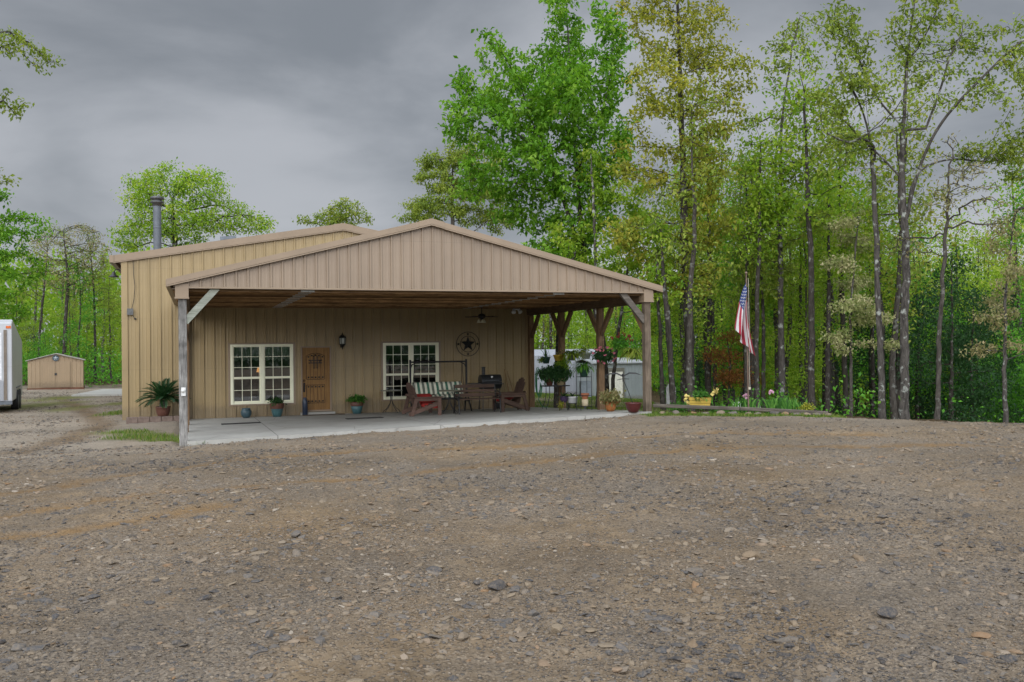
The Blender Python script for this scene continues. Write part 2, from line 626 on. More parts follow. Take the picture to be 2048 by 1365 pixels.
# ------------------------------------------------------------ ground sheet
t = NT('gravel_soil')
v = t.coords('Object')
big = t.noise(v, .55, 5, .62)
mid = t.noise(v, 3.2, 5, .7)
fine = t.noise(v, 38, 5, .75)
dirt = t.ramp(mid, [(.28, (.12, .086, .050)), (.5, (.19, .138, .083)), (.74, (.27, .205, .132))])
grey = t.ramp(fine, [(.3, (.075, .068, .062)), (.5, (.165, .142, .118)), (.72, (.31, .275, .235))])
base = t.mix(t.ramp(big, [(.36, .12), (.62, .92)]), dirt, grey)
damp = t.ramp(t.noise(v, .33, 5, .7), [(.36, .74), (.60, 1.08)])
vo = t.node('ShaderNodeTexVoronoi'); vo.inputs['Scale'].default_value = 34; t.link(v, vo.inputs['Vector'])
peb = t.ramp(vo.outputs['Color'], [(.2, (.07, .075, .085)), (.5, (.19, .15, .11)), (.8, (.31, .265, .215))])
mask = t.ramp(vo.outputs['Distance'], [(.28, 1), (.48, 0)])
base = t.mix(t.math('MULTIPLY', mask, .65), base, peb)
base = t.mix(t.math('MULTIPLY', t.attr('lane'), .75, True), base, t.ramp(fine, [(.3, (.19, .17, .145)), (.5, (.31, .28, .24)), (.7, (.43, .395, .345))]))
trk = t.ramp(t.noise(v, 20, 5, .7), [(.3, (.16, .102, .052)), (.7, (.25, .17, .09))])
base = t.mix(t.math('MULTIPLY', t.math('MULTIPLY', t.attr('track'), t.ramp(t.noise(v, 4.5, 5, .75), [(.36, .25), (.56, 1)])), 1.0, True), base, trk)
gr = t.ramp(t.noise(v, 14, 5, .7), [(.3, (.075, .10, .018)), (.55, (.14, .165, .03)), (.75, (.24, .21, .07))])
base = t.mix(t.math('MULTIPLY', t.attr('grass'), .85, True), base, gr)
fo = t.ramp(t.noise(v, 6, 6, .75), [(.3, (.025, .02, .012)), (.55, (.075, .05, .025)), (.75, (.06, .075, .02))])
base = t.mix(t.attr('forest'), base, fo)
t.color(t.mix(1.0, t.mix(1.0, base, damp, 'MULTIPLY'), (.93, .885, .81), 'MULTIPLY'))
hh = t.math('ADD', t.math('MULTIPLY', fine, .5), t.math('MULTIPLY', mask, .6))
t.bump(hh, .9, .02)
soil = t.done(.95, 0, .15)

ys = np.concatenate([np.arange(-11.0, 3.4, .6), np.arange(3.4, 9, .045), np.arange(9, 16, .085), np.arange(16, 32, .16), np.arange(32, 80, 1.0), np.geomspace(80, 480, 22)])
ss = np.concatenate([np.linspace(-2.6, -.62, 26)[:-1], np.linspace(-.62, .62, 330), np.linspace(.62, 2.6, 26)[1:]])
S, Yg = np.meshgrid(ss, ys)
Xg = S * np.maximum(Yg + 1.0, 13 + 0 * Yg) if False else S * (np.abs(Yg) + 1.5 + 10 * np.clip(-Yg / 11 + .0, 0, 1))
Zg = gz_np(Xg, Yg)
g_, f_, t_ = zones(Xg, Yg)
near = np.clip((60 - Yg) / 40, 0, 1)
rough = (fbm(Xg, Yg, 1.3, 4) - .47) * .10 + (fbm(Xg + 3, Yg, 7, 3) - .44) * .045 + (vnoise(Xg, Yg, 31) - .5) * .016
Zg = Zg + rough * near - t_ * .022 * near + f_ * (fbm(Xg, Yg, .6) - .47) * .3
dx, dy = Xg - OX, Yg - OY
A_, B_ = dx * CY + dy * SY, -dx * SY + dy * CY
inside = np.clip(1.0 - np.maximum(np.abs(A_ - 7.3) - 5.5, np.abs(B_ + 4.26) - 4.26) / .3, 0, 1)   # pressed below the slab
st = np.clip(-B_ / 8.52, 0, 1.02) * (.15 + .25 * (A_ - 1.8) / 11.0)
Zg = np.where(inside > 0, np.minimum(Zg, Zg * (1 - inside) + (st - .13) * inside), Zg)
ny, nx = Xg.shape
idx = np.arange(ny * nx).reshape(ny, nx)
F = np.stack([idx[:-1, :-1], idx[:-1, 1:], idx[1:, 1:], idx[1:, :-1]], -1).reshape(-1, 4)
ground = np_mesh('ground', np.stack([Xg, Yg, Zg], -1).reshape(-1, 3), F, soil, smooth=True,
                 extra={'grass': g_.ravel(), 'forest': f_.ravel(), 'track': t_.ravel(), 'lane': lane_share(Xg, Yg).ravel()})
tag(ground, kind='structure')

# -------------------------------------------------------------- loose stones
t = NT('stone_mix')
vv = t.attr('v')
sc_ = t.ramp(vv, [(0, (.046, .050, .058)), (.14, (.082, .086, .093)), (.28, (.14, .132, .124)), (.42, (.19, .158, .122)), (.56, (.225, .185, .135)),
                  (.68, (.16, .112, .07)), (.80, (.235, .205, .168)), (.92, (.22, .13, .065)), (1, (.33, .295, .25))])
v = t.coords('Object')
sc_ = t.mix(t.ramp(t.noise(v, 60, 4, .7), [(.4, 0), (.7, .5)]), sc_, (.28, .22, .155))
t.color(t.mix(1.0, sc_, (.84, .81, .77), 'MULTIPLY'))
t.bump(t.noise(v, 90, 3), .6, .006)
stone_m = t.done(.9, 0, .2)

phi = (1 + 5 ** .5) / 2
ICO = np.array([(-1, phi, 0), (1, phi, 0), (-1, -phi, 0), (1, -phi, 0), (0, -1, phi), (0, 1, phi), (0, -1, -phi), (0, 1, -phi), (phi, 0, -1), (phi, 0, 1), (-phi, 0, -1), (-phi, 0, 1)]) / math.hypot(1, phi)
ICF = np.array([(0, 11, 5), (0, 5, 1), (0, 1, 7), (0, 7, 10), (0, 10, 11), (1, 5, 9), (5, 11, 4), (11, 10, 2), (10, 7, 6), (7, 1, 8), (3, 9, 4), (3, 4, 2), (3, 2, 6), (3, 6, 8), (3, 8, 9), (4, 9, 5), (2, 4, 11), (6, 2, 10), (8, 6, 7), (9, 8, 1)])

def stones(X, Y, Z, size, flat, seed=1):
    r = np.random.default_rng(seed)
    n = len(X)
    V = np.repeat(ICO[None], n, 0) * (1 + r.normal(0, .26, (n, 12, 1)))
    V = np.sign(V) * np.abs(V) ** .8
    sx = size * r.uniform(.8, 1.5, n); sy = size * r.uniform(.6, 1.05, n); sz = size * flat
    V = V * np.stack([sx, sy, sz], -1)[:, None, :] * .5
    tl = r.normal(0, .22, n)
    c, s = np.cos(tl), np.sin(tl)
    x, z = V[..., 0] * c[:, None] - V[..., 2] * s[:, None], V[..., 0] * s[:, None] + V[..., 2] * c[:, None]
    an = r.uniform(0, 6.28, n); c, s = np.cos(an), np.sin(an)
    x, y = x * c[:, None] - V[..., 1] * s[:, None], x * s[:, None] + V[..., 1] * c[:, None]
    P = np.stack([x + X[:, None], y + Y[:, None], z + Z[:, None]], -1).reshape(-1, 3)
    Fc = (ICF[None] + 12 * np.arange(n)[:, None, None]).reshape(-1, 3)
    return P, Fc

def ground_height(X, Y):
    """Height of the ground sheet with its roughness."""
    g, f, tr = zones(X, Y)
    near = np.clip((60 - Y) / 40, 0, 1)
    ro = (fbm(X, Y, 1.3, 4) - .47) * .10 + (fbm(X + 3, Y, 7, 3) - .44) * .045 + (vnoise(X, Y, 31) - .5) * .016
    return gz_np(X, Y) + ro * near - tr * .022 * near, g, f, tr

Xs, Ys, Ss = [], [], []
for d0, d1, dens, smin, smax in ((3.3, 5.5, 5200, .0065, .075), (5.5, 8, 2600, .008, .08), (8, 12, 1000, .011, .085), (12, 18, 380, .014, .09), (18, 27, 110, .018, .08), (27, 48, 16, .025, .08), (13, 46, 46, .022, .07)):
    area = 1.3 * .5 * (d1 ** 2 - d0 ** 2)
    n = int(area * dens)
    D = np.sqrt(RNG.uniform(d0 ** 2, d1 ** 2, n)); s = RNG.uniform(-.68, .68, n)
    if d0 == 13: s = RNG.uniform(-.68, -.2, n)
    x = s * D
    keep = RNG.random(n) < np.clip((fbm(x, D, .9) - .26) * 3.2, .12, 1)
    x, D = x[keep], D[keep]; n = len(x)
    Xs.append(x); Ys.append(D)
    Ss.append(np.clip(smin * (1 - RNG.random(n)) ** (-1 / 2.35), smin, smax))
Xs = np.concatenate(Xs); Ys = np.concatenate(Ys); Ss = np.concatenate(Ss)
Zs, gg, ff, tt = ground_height(Xs, Ys)
dx, dy = Xs - OX, Ys - OY
A_, B_ = dx * CY + dy * SY, -dx * SY + dy * CY
ok = (RNG.random(len(Xs)) > np.maximum(np.maximum(gg * .9, ff), tt * .9)) & ~((A_ > -.1) & (A_ < 13) & (B_ > -8.7))
Xs, Ys, Zs, Ss = Xs[ok], Ys[ok], Zs[ok], Ss[ok]
flat = RNG.uniform(.16, .55, len(Xs))
P, Fc = stones(Xs, Ys, Zs + Ss * flat * .04, Ss, flat)
hue = np.clip(RNG.beta(1.15, 1.75, len(Xs)) + (fbm(Xs + 5, Ys, .45) - .47) * .9, 0, 1)
gravel = np_mesh('gravel', P, Fc, stone_m, v=np.repeat(hue, 20))
tag(gravel, kind='stuff')

# the few big stones one can point at in the foreground
def rock_mesh(seed, s, flat, hue):
    r = np.random.default_rng(seed)
    import bmesh
    bm = bmesh.new()
    bmesh.ops.create_icosphere(bm, subdivisions=3, radius=.5)
    dirs = r.normal(0, 1, (9, 3)); dirs /= np.linalg.norm(dirs, axis=1)[:, None]
    cut = r.uniform(.27, .42, 9)
    for q in bm.verts:
        p = np.array(q.co)
        for d, c in zip(dirs, cut):
            k = p @ d
            if k > c: p = p - d * (k - c) * .9
        p *= 1 + .05 * math.sin(9 * p[0] + seed) * math.cos(7 * p[1])
        q.co = (p[0] * s * 1.25, p[1] * s, p[2] * s * flat)
    me = bpy.data.meshes.new('rock'); bm.to_mesh(me); bm.free()
    me.materials.append(stone_m)
    a = me.attributes.new('v', 'FLOAT', 'FACE'); a.data.foreach_set('value', np.full(len(me.polygons), hue, dtype=np.float32))
    return me
def rock(px, py, wpx, flat, hue, label, group, seed, name='rock', sink=.22):
    p = on_ground(px, py)
    s = wpx * p.y / FPX / 1.15
    o = bpy.data.objects.new(name, rock_mesh(seed, s, flat, hue)); COL.objects.link(o)
    z = float(ground_height(np.array([p.x]), np.array([p.y]))[0][0])
    o.location = (p.x, p.y, z + s * flat * (.5 - sink))
    o.rotation_euler = (0, 0, seed * 1.3)
    return tag(o, label, 'rock', group)
G_ = 'larger stones lying on the gravel yard'
rock(1113, 1262, 30, .85, .56, 'blocky light tan stone standing up in the middle foreground', G_, 3)
rock(1129, 1303, 20, .8, .50, 'small pale tan stone just below the blocky light tan stone', G_, 4)
rock(1772, 1243, 42, .7, .02, 'dark blue-grey chunky stone in the right foreground', G_, 5)
rock(993, 982 + 196, 46, .5, .04, 'flat dark slate-blue stone left of the middle foreground', G_, 6)
rock(868, 1139, 32, .55, .08, 'rough blue-grey stone upper left of the flat slate-blue one', G_, 7)
rock(1066, 1222, 26, .7, .2, 'grey stone with an orange-brown edge above the blocky tan stone', G_, 8)
rock(593, 1073, 24, .75, .22, 'rounded brownish-grey stone in the left middle of the yard', G_, 9)
rock(1503, 1119, 40, .5, .62, 'low brown stone lying on a patch of crumbled dirt', G_, 10)
rock(1233, 1345, 30, .4, .95, 'pale whitish flat stone near the bottom edge', G_, 11)
rock(1960, 1275, 36, .4, .9, 'flat orange-brown stone in the lower right corner', G_, 12)
rock(925, 1273, 30, .7, .42, 'greenish-tan rounded stone left of the blocky tan stone', G_, 13)
rock(1060, 1298, 22, .6, .24, 'angular light grey stone beside two smaller dark ones', G_, 14)
rock(2013, 1322, 40, .5, .06, 'dark slate stone at the lower right edge', G_, 15)
rock(38, 1300, 34, .55, .25, 'grey stone at the lower left edge of the yard', G_, 16)
rock(1388, 1150, 36, .35, .30, 'greyish flat stone right of the middle of the yard', G_, 17)
rock(1212, 1018, 26, .6, .5, 'tan stone lying far out in the middle of the yard', G_, 18)

# ------------------------------------------------------------ concrete
t = NT('concrete')
v = t.coords('Object')
c = t.ramp(t.noise(v, 1.1, 6, .65), [(.3, (.27, .262, .235)), (.7, (.36, .35, .318))])
c = t.mix(t.ramp(t.noise(v, 4, 5, .7), [(.55, 0), (.8, .35)]), c, (.19, .175, .14))
sx = t.node('ShaderNodeSeparateXYZ'); t.link(v, sx.inputs[0])
jt = t.math('MAXIMUM', t.math('LESS_THAN', t.math('FRACT', t.math('MULTIPLY', sx.outputs['X'], 1 / 3.69)), .006), t.math('LESS_THAN', t.math('FRACT', t.math('MULTIPLY', sx.outputs['Y'], 1 / 4.3)), .005))
c = t.mix(t.math('MULTIPLY', jt, .8), c, (.09, .085, .075))
vc = t.node('ShaderNodeTexVoronoi', feature='DISTANCE_TO_EDGE'); vc.inputs['Scale'].default_value = .42
wv = t.mix(.12, v, t.node('ShaderNodeTexNoise').outputs['Color']); t.link(wv, vc.inputs['Vector'])
c = t.mix(t.ramp(vc.outputs['Distance'], [(.0, .55), (.006, 0)]), c, (.12, .11, .10))
t.color(c); t.bump(t.noise(v, 60, 3), .25, .004)
concrete = t.done(.75, 0, .35)
mb = MB()
na, nb = 22, 16
vs, fs = [], []
for j in range(nb + 1):
    for i in range(na + 1):
        a = 1.83 + (12.93 - 1.83) * i / na; b = -8.62 + 8.60 * j / nb
        vs.append((a, b, slab_z(a, b)))
for j in range(nb):
    for i in range(na):
        q = j * (na + 1) + i
        fs.append((q, q + 1, q + na + 2, q + na + 1))
mb.add(vs, fs)
o0 = len(mb.v)
ring = [i for i in range(na + 1)] + [j * (na + 1) + na for j in range(1, nb + 1)] + [nb * (na + 1) + i for i in range(na - 1, -1, -1)] + [j * (na + 1) for j in range(nb - 1, 0, -1)]
mb.v.extend([(vs[i][0], vs[i][1], vs[i][2] - .22) for i in ring])
for k in range(len(ring)):
    k2 = (k + 1) % len(ring)
    mb.f.append((ring[k], o0 + k, o0 + k2, ring[k2])); mb.mi.append(0); mb.sm.append(False)
slab = mb.build('concrete_slab', concrete)
slab.location = (OX, OY, 0); slab.rotation_euler = (0, 0, YAW)
tag(slab, 'pale concrete porch slab under the carport', 'slab', kind='structure')
mb = MB()
c = [on_ground(*p) for p in ((143, 793), (262, 792), (262, 781), (205, 781))]
mb.add([(p.x, p.y, p.z + .07) for p in c] + [(p.x, p.y, p.z - .3) for p in c], [(0, 1, 2, 3), (0, 4, 5, 1), (1, 5, 6, 2), (2, 6, 7, 3), (3, 7, 4, 0)])
pad = mb.build('concrete_pad', concrete)
tag(pad, 'light concrete pad at the left rear corner of the building', 'slab', kind='structure')

# ================================================================ building
TAN = (.235, .175, .12)
panel = mat_panel('tan_panel', TAN)
panel_low = mat_panel('tan_wall_panel', (.285, .208, .10))
trim = mat_plain('tan_trim', (.235, .173, .115), .4, 0, .08, 2)
cream = mat_plain('cream_vinyl', (.74, .73, .55), .45, 0, .06, 3)
white = mat_plain('white_paint', (.72, .73, .74), .4, 0, .06, 2)
black_iron = mat_plain('black_iron', (.018, .018, .019), .5, .3, .3, 20)
galv = mat_plain('galvanised', (.10, .112, .126), .55, .2, .2, 5)
dark_metal = mat_plain('dark_metal', (.05, .05, .052), .45, .5, .3, 9)
grey_box = mat_plain('grey_plastic', (.30, .31, .31), .5)
post_old = mat_wood('weathered_post', (.055, .05, .046), (.47, .455, .425), 2, streak=1.6)
post_brown = mat_wood('grey_brown_post', (.075, .055, .038), (.25, .195, .14), 2, streak=1.2)
timber = mat_wood('brown_timber', (.10, .060, .032), (.30, .19, .105), 2)
chord_m = mat_wood('truss_lumber', (.10, .055, .026), (.64, .39, .18), 0, vary=.6)
beam_m = mat_wood('beam_lumber', (.075, .048, .028), (.20, .13, .075), 1)
brace_old = mat_wood('grey_green_brace', (.17, .18, .14), (.40, .42, .36), 0, scale=4)
plate_m = mat_plain('nail_plate', (.36, .375, .36), .6, .1, .35, 30)
door_m = mat_wood('stained_door', (.17, .082, .022), (.33, .18, .055), 2, .5, 4, streak=.5)
groove_m = mat_plain('dark_groove', (.035, .02, .009), .8)

t = NT('window_glass')
t.n.remove(t.p)
gl = t.node('ShaderNodeBsdfGlossy'); gl.inputs['Roughness'].default_value = .02
tp = t.node('ShaderNodeBsdfTransparent'); tp.inputs['Color'].default_value = (.80, .86, .83, 1)
fr = t.node('ShaderNodeFresnel'); fr.inputs['IOR'].default_value = 2.6
mx = t.node('ShaderNodeMixShader')
t.link(fr.outputs[0], mx.inputs[0]); t.link(tp.outputs[0], mx.inputs[1]); t.link(gl.outputs[0], mx.inputs[2])
t.link(mx.outputs[0], t.out.inputs['Surface'])
glass = t.m

def rib_profile(s0, s1, pitch, off, minor=True):
    pts = {}
    k0 = int((s0 - off) / pitch) - 1
    for k in range(k0, k0 + int((s1 - s0) / pitch) + 4):
        c = off + k * pitch
        for d, h in ((-.030, 0), (-.017, .038), (.017, .038), (.030, 0)):
            pts[round(c + d, 5)] = h
        if minor:
            for f in (1 / 3, 2 / 3):
                for d, h in ((-.020, 0), (-.008, .004), (.008, .004), (.020, 0)):
                    pts[round(c + f * pitch + d, 5)] = h
    return sorted(pts.items())

def panel_wall(s0, s1, zbot, ztop, pitch, off, fmap, openings=(), breaks=(), minor=True, flip=False):
    """Ribbed sheet wall between s0 and s1; zbot and ztop are functions of s."""
    pr = rib_profile(s0, s1, pitch, off, minor)
    xs = np.array([p[0] for p in pr]); hs = np.array([p[1] for p in pr])
    S = set(p[0] for p in pr if s0 < p[0] < s1) | {s0, s1} | set(b for b in breaks if s0 < b < s1)
    for o in openings:
        S |= {o[0], o[1]}
    S = sorted(S)
    mb = MB()
    for a, b in zip(S[:-1], S[1:]):
        if b - a < 1e-4: continue
        c = (a + b) / 2
        iv = [(zbot, ztop)]
        for o in openings:
            if o[0] < c < o[1]:
                iv = [(zbot, lambda s, z=o[2]: z), (lambda s, z=o[3]: z, ztop)]
        ha_, hb_ = float(np.interp(a, xs, hs)), float(np.interp(b, xs, hs))
        for lo, hi in iv:
            q = [fmap(a, ha_, lo(a)), fmap(b, hb_, lo(b)), fmap(b, hb_, hi(b)), fmap(a, ha_, hi(a))]
            mb.add(q, [(3, 2, 1, 0) if flip else (0, 1, 2, 3)])
    return mb

house = thing('metal_building', H(0, 0, 0), 'large tan ribbed metal building with a low gable roof behind the carport', 'building', rz=YAW)
BW, BD, RA = 12.86, 17.0, 6.52
EZ, RZ = 4.87, 6.01          # wall height at the eave and under the ridge
def roof_z(a):
    return EZ + (RZ - EZ) * (1 - abs(a - RA) / RA)

# windows and door
def opening(x0, x1, y0, y1):
    return ha(x0), ha(x1), hz((x0 + x1) / 2, y1), hz((x0 + x1) / 2, y0)
WL = opening(461.6, 584.6, 689, 807.8)
WR_ = opening(766.3, 875.4, 686, 798)
DR = opening(602, 661, 693.5, 822)
ops = [WL, WR_, DR]
fw = panel_wall(0, BW, lambda s: -.12, lambda s: roof_z(s) - .05, .305, .11, lambda s, h, z: (s, -h, z), ops, (RA,))
fw.build('front_wall', panel_low, house)
lw = panel_wall(0, BD, lambda s: -.2, lambda s: roof_z(0) - .05, .305, .05, lambda s, h, z: (-h, s, z), (), (), True, True)
lw.build('side_wall', panel, house)
rw = panel_wall(0, BD, lambda s: -.6, lambda s: roof_z(BW) - .05, .305, .05, lambda s, h, z: (BW + h, s, z))
rw.build('side_wall', panel, house)
bw = panel_wall(0, BW, lambda s: -.6, lambda s: roof_z(s) - .05, .305, .1, lambda s, h, z: (s, BD + h, z), (), (RA,), True, True)
bw.build('rear_wall', panel, house)
mb = MB()
ro = [(-.22, roof_z(-.22)), (RA, RZ), (BW + .22, roof_z(BW + .22)), (BW + .22, roof_z(BW + .22) + .07), (RA, RZ + .07), (-.22, roof_z(-.22) + .07)]
mb.prism(ro, -.06, BD + .1)
for s in np.arange(0.1, BD, .6):
    for a0, a1 in ((-.22, RA), (RA, BW + .22)):
        mb.bar((a0, s, roof_z(a0) + .085), (a1, s, roof_z(a1) + .085), .05, .03)
mb.build('roof', panel, house)
# rake trim, folded sheet in two lengths a side with a lap seam
def rake(mb, a0, z0, a1, z1, b0, b1, h, lip=.035):
    mb.add([(a0, b0, z0 - h), (a1, b0, z1 - h), (a1, b0, z1), (a0, b0, z0), (a0, b1, z0 - h), (a1, b1, z1 - h), (a1, b1, z1), (a0, b1, z0)],
           [(0, 1, 2, 3), (7, 6, 5, 4), (3, 2, 6, 7), (0, 4, 5, 1), (0, 3, 7, 4), (1, 5, 6, 2)])
    mb.add([(a0, b0 - .012, z0 - h - lip), (a1, b0 - .012, z1 - h - lip), (a1, b0 - .012, z1 - h - .008), (a0, b0 - .012, z0 - h - .008),
            (a0, b1, z0 - h - lip), (a1, b1, z1 - h - lip), (a1, b1, z1 - h - .008), (a0, b1, z0 - h - .008)],
           [(0, 1, 2, 3), (3, 2, 6, 7), (0, 4, 5, 1), (0, 3, 7, 4), (1, 5, 6, 2)])
for sgn in (-1, 1):
    mb = MB()
    ends = [-.24 if sgn < 0 else BW + .24, RA + sgn * 3.1, RA + sgn * .30]
    for i in range(2):
        a0, a1 = sorted((ends[i] + (0 if i == 0 else 0), ends[i + 1]))
        rake(mb, a0, roof_z(a0) + .10, a1, roof_z(a1) + .10, -.085 - .004 * i, -.05, .20)
    mb.build('rake_trim', trim, house)
mb = MB()
for s in (-1, 1):
    rake(mb, *(sorted((RA, RA + s * .32))[0], RZ + .108 - (.05 if s < 0 else 0), sorted((RA, RA + s * .32))[1], RZ + .108 - (.05 if s > 0 else 0)), -.096, -.05, .205)
mb.build('ridge_trim', trim, house)
for a, s in ((0, -1), (BW, 1)):
    mb = MB()
    mb.box(min(a - s * .12, a + s * .045), max(a - s * .12, a + s * .045), -.045, .12, -.1, EZ - .12)
    mb.build('corner_trim', panel_low, house)
mb = MB()
mb.box(-.36, -.22, -.085, BD, EZ - .16, EZ + .055)
mb.build('gutter', trim, house)

# flue pipe and roof vent
ff_ = at(314, 470, 29.8)
f0 = house.matrix_world  # identity until the first update; use the numbers directly
def to_house(p):
    dx, dy = p.x - OX, p.y - OY
    return dx * CY + dy * SY, -dx * SY + dy * CY, p.z
fa, fb, _ = to_house(ff_)
ztop = at(314, 393, 29.8).z
mb = MB()
mb.lathe([(.128, roof_z(fa) - .1), (.128, ztop - .32)], 20, 0, (fa, fb, 0))
for z in (ztop - 1.05,):
    mb.lathe([(.129, z - .03), (.135, z - .02), (.135, z + .02), (.129, z + .03)], 20, 0, (fa, fb, 0))
flue = mb.build('flue_pipe', galv, house)
mb = MB()
mb.lathe([(.10, ztop - .34), (.145, ztop - .32), (.15, ztop - .24), (.21, ztop - .22), (.21, ztop - .17), (.15, ztop - .16), (.15, ztop - .12), (.215, ztop - .10), (.215, ztop - .03), (.15, ztop), (.001, ztop + .01)], 20, 0, (fa, fb, 0))
mb.build('flue_cap', mat_plain('cap_steel', (.09, .09, .09), .45, .6, .3, 9), flue)
va, vb, _ = to_house(at(460, 470, 30.5))
mb = MB()
mb.lathe([(.13, roof_z(va) - .02), (.13, roof_z(va) + .36)], 16, 0, (va, vb, 0))
mb.tube([(va + .18, vb, roof_z(va) + .46), (va - .32, vb, roof_z(va) + .41)], .13, 14)
mb.build('roof_vent', galv, house)

def make_window(o, split=3):
    a0, a1, z0, z1 = o
    fr = MB()
    w = .055
    P = -.055
    fr.box(a0 - .02, a0 + w, P, .05, z0, z1); fr.box(a1 - w, a1 + .02, P, .05, z0, z1)
    fr.box(a0 + w, a1 - w, P, .05, z1 - w, z1); fr.box(a0 + w, a1 - w, P, .05, z0, z0 + w)
    c = (a0 + a1) / 2
    fr.box(c - .058, c + .058, P + .003, .05, z0 + w, z1 - w)
    f = fr.build('window', cream, house, .004)
    # flashing frame around it, body colour
    fl = MB()
    fl.box(a0 - .085, a0 - .02, -.047, .02, z0 - .05, z1 + .05); fl.box(a1 + .02, a1 + .085, -.047, .02, z0 - .05, z1 + .05)
    fl.box(a0 - .02, a1 + .02, -.047, .02, z1 + .001, z1 + .05); fl.box(a0 - .02, a1 + .02, -.047, .02, z0 - .05, z0 - .001)
    fl.build('flashing', trim, f)
    zm = z0 + (z1 - z0) * .435
    for s0, s1 in ((a0 + w, c - .058), (c + .058, a1 - w)):
        for lo, hi, rows, dep in ((zm, z1 - w, 3, -.03), (z0 + w, zm, 2, -.01)):
            sb = MB()
            e = .028
            sb.box(s0, s0 + e, dep, dep + .03, lo, hi); sb.box(s1 - e, s1, dep, dep + .03, lo, hi)
            sb.box(s0 + e, s1 - e, dep, dep + .03, hi - e, hi - .001); sb.box(s0 + e, s1 - e, dep, dep + .03, lo + .001, lo + e + .012)
            for k in (1, 2):
                x = s0 + (s1 - s0) * k / 3
                sb.box(x - .008, x + .008, dep + .008, dep + .02, lo + e, hi - e)
            for k in range(1, rows):
                z = lo + (hi - lo) * k / rows
                sb.box(s0 + e, s1 - e, dep + .009, dep + .019, z - .008, z + .008)
            sb.build('sash', cream, f)
            g = MB()
            g.add([(s0 + e, dep + .021, lo + e), (s1 - e, dep + .021, lo + e), (s1 - e, dep + .021, hi - e), (s0 + e, dep + .021, hi - e)], [(0, 1, 2, 3)])
            g.build('pane', glass, f)
    return f
make_window(WL)
make_window(WR_)

# front door with strap grooves, clavos, speakeasy grille
a0, a1, z0, z1 = DR
df = MB()
df.box(a0 - .01, a0 + .03, -.05, .06, z0 - .02, z1 + .01); df.box(a1 - .03, a1 + .01, -.05, .06, z0 - .02, z1 + .01)
df.box(a0 + .03, a1 - .03, -.05, .06, z1 - .035, z1 + .01); df.box(a0 + .03, a1 - .03, -.05, .06, z0 - .02, z0 + .03)
df.build('door_frame', trim, house, .004)
db = MB()
db.box(a0 + .03, a1 - .03, .0, .045, z0 + .03, z1 - .035)
dw = a1 - a0 - .06
xl, xr = a0 + .03 + dw * .155, a0 + .03 + dw * .80
zu = lambda t: z0 + .03 + (z1 - z0 - .065) * t
def grooves(t0, t1, arch):
    za, zb = zu(t0), zu(t1)
    q = .017
    n = 14
    def top(x):
        s = (x - xl) / (xr - xl) * 2 - 1
        return zb - (s * s) * .085 * arch
    db.box(xl - q, xl, -.003, .001, za, top(xl), 1); db.box(xr, xr + q, -.003, .001, za, top(xr), 1)
    db.box(xl, xr, -.003, .001, za - q, za, 1)
    for i in range(n):
        x0_, x1_ = xl + (xr - xl) * i / n, xl + (xr - xl) * (i + 1) / n
        db.add([(x0_, -.003, top(x0_) - q), (x1_, -.003, top(x1_) - q), (x1_, -.003, top(x1_)), (x0_, -.003, top(x0_))], [(0, 1, 2, 3)], 1)
    for k in range(1, 5):
        x = xl + (xr - xl) * k / 5
        db.box(x - .0065, x + .0065, -.002, .001, za, top(x) - q, 1)
    return top
top1 = grooves(.495, .915, 1)
top2 = grooves(.115, .405, 0)
door = db.build('door', [door_m, groove_m], house)
cl_ = MB(); cl_.ball((0, 0, 0), .027, 1, .7, 1, 6)
cl0 = cl_.build('door_nail', black_iron, door)
first = True
for k in range(5):
    x = xl + (xr - xl) * (k + .5) / 5
    for z in (top1(x) - .07, zu(.495) + .055, zu(.405) - .065, zu(.115) + .05):
        q = cl0 if first else cl0.copy()
        if not first:
            COL.objects.link(q); q.parent = door
        first = False
        q.location = (x, -.006, z)
gm = MB()
gx = (xl + xr) / 2
zc = zu(.775)
for d in (-.05, .05):
    gm.box(gx + d - .011, gx + d + .011, -.05, -.032, zc - .2, zc + .17)
    gm.ball((gx + d, -.041, zc - .2), .02, 1, 1, 1, 6); gm.ball((gx + d, -.041, zc + .17), .02, 1, 1, 1, 6)
    gm.box(gx - .2, gx + .18, -.034, -.018, zc + d * .85 - .011, zc + d * .85 + .011)
    for e_ in (-.2, .18):
        gm.ball((gx + e_, -.026, zc + d * .85), .02, 1, 1, 1, 6)
gm.box(gx - .15, gx - .13, -.02, 0, zc - .05, zc + .05)
gm.box(gx + .12, gx + .14, -.02, 0, zc - .05, zc + .05)
gm.build('grille', black_iron, door)
hm = MB()
hx = a0 + .085
hm.lathe([(.034, -.012), (.034, .012), (.02, .02)], 12, 0, (0, 0, 0))
for i, vtx in enumerate(hm.v):
    hm.v[i] = (hx + vtx[0], -vtx[2] - .012, zu(.475) + vtx[1])
hm.box(hx - .024, hx + .024, -.012, .0, zu(.29), zu(.44))
hm.tube([(hx, -.01, zu(.43)), (hx, -.065, zu(.415)), (hx, -.075, zu(.37)), (hx, -.06, zu(.32)), (hx, -.01, zu(.30))], [.012, .014, .014, .013, .011], 8)
hm.build('handle', black_iron, door)
th = MB()
th.box(a0 - .05, a1 + .1, -.20, -.052, -.05, z0 - .03)
th.build('threshold', concrete, house)
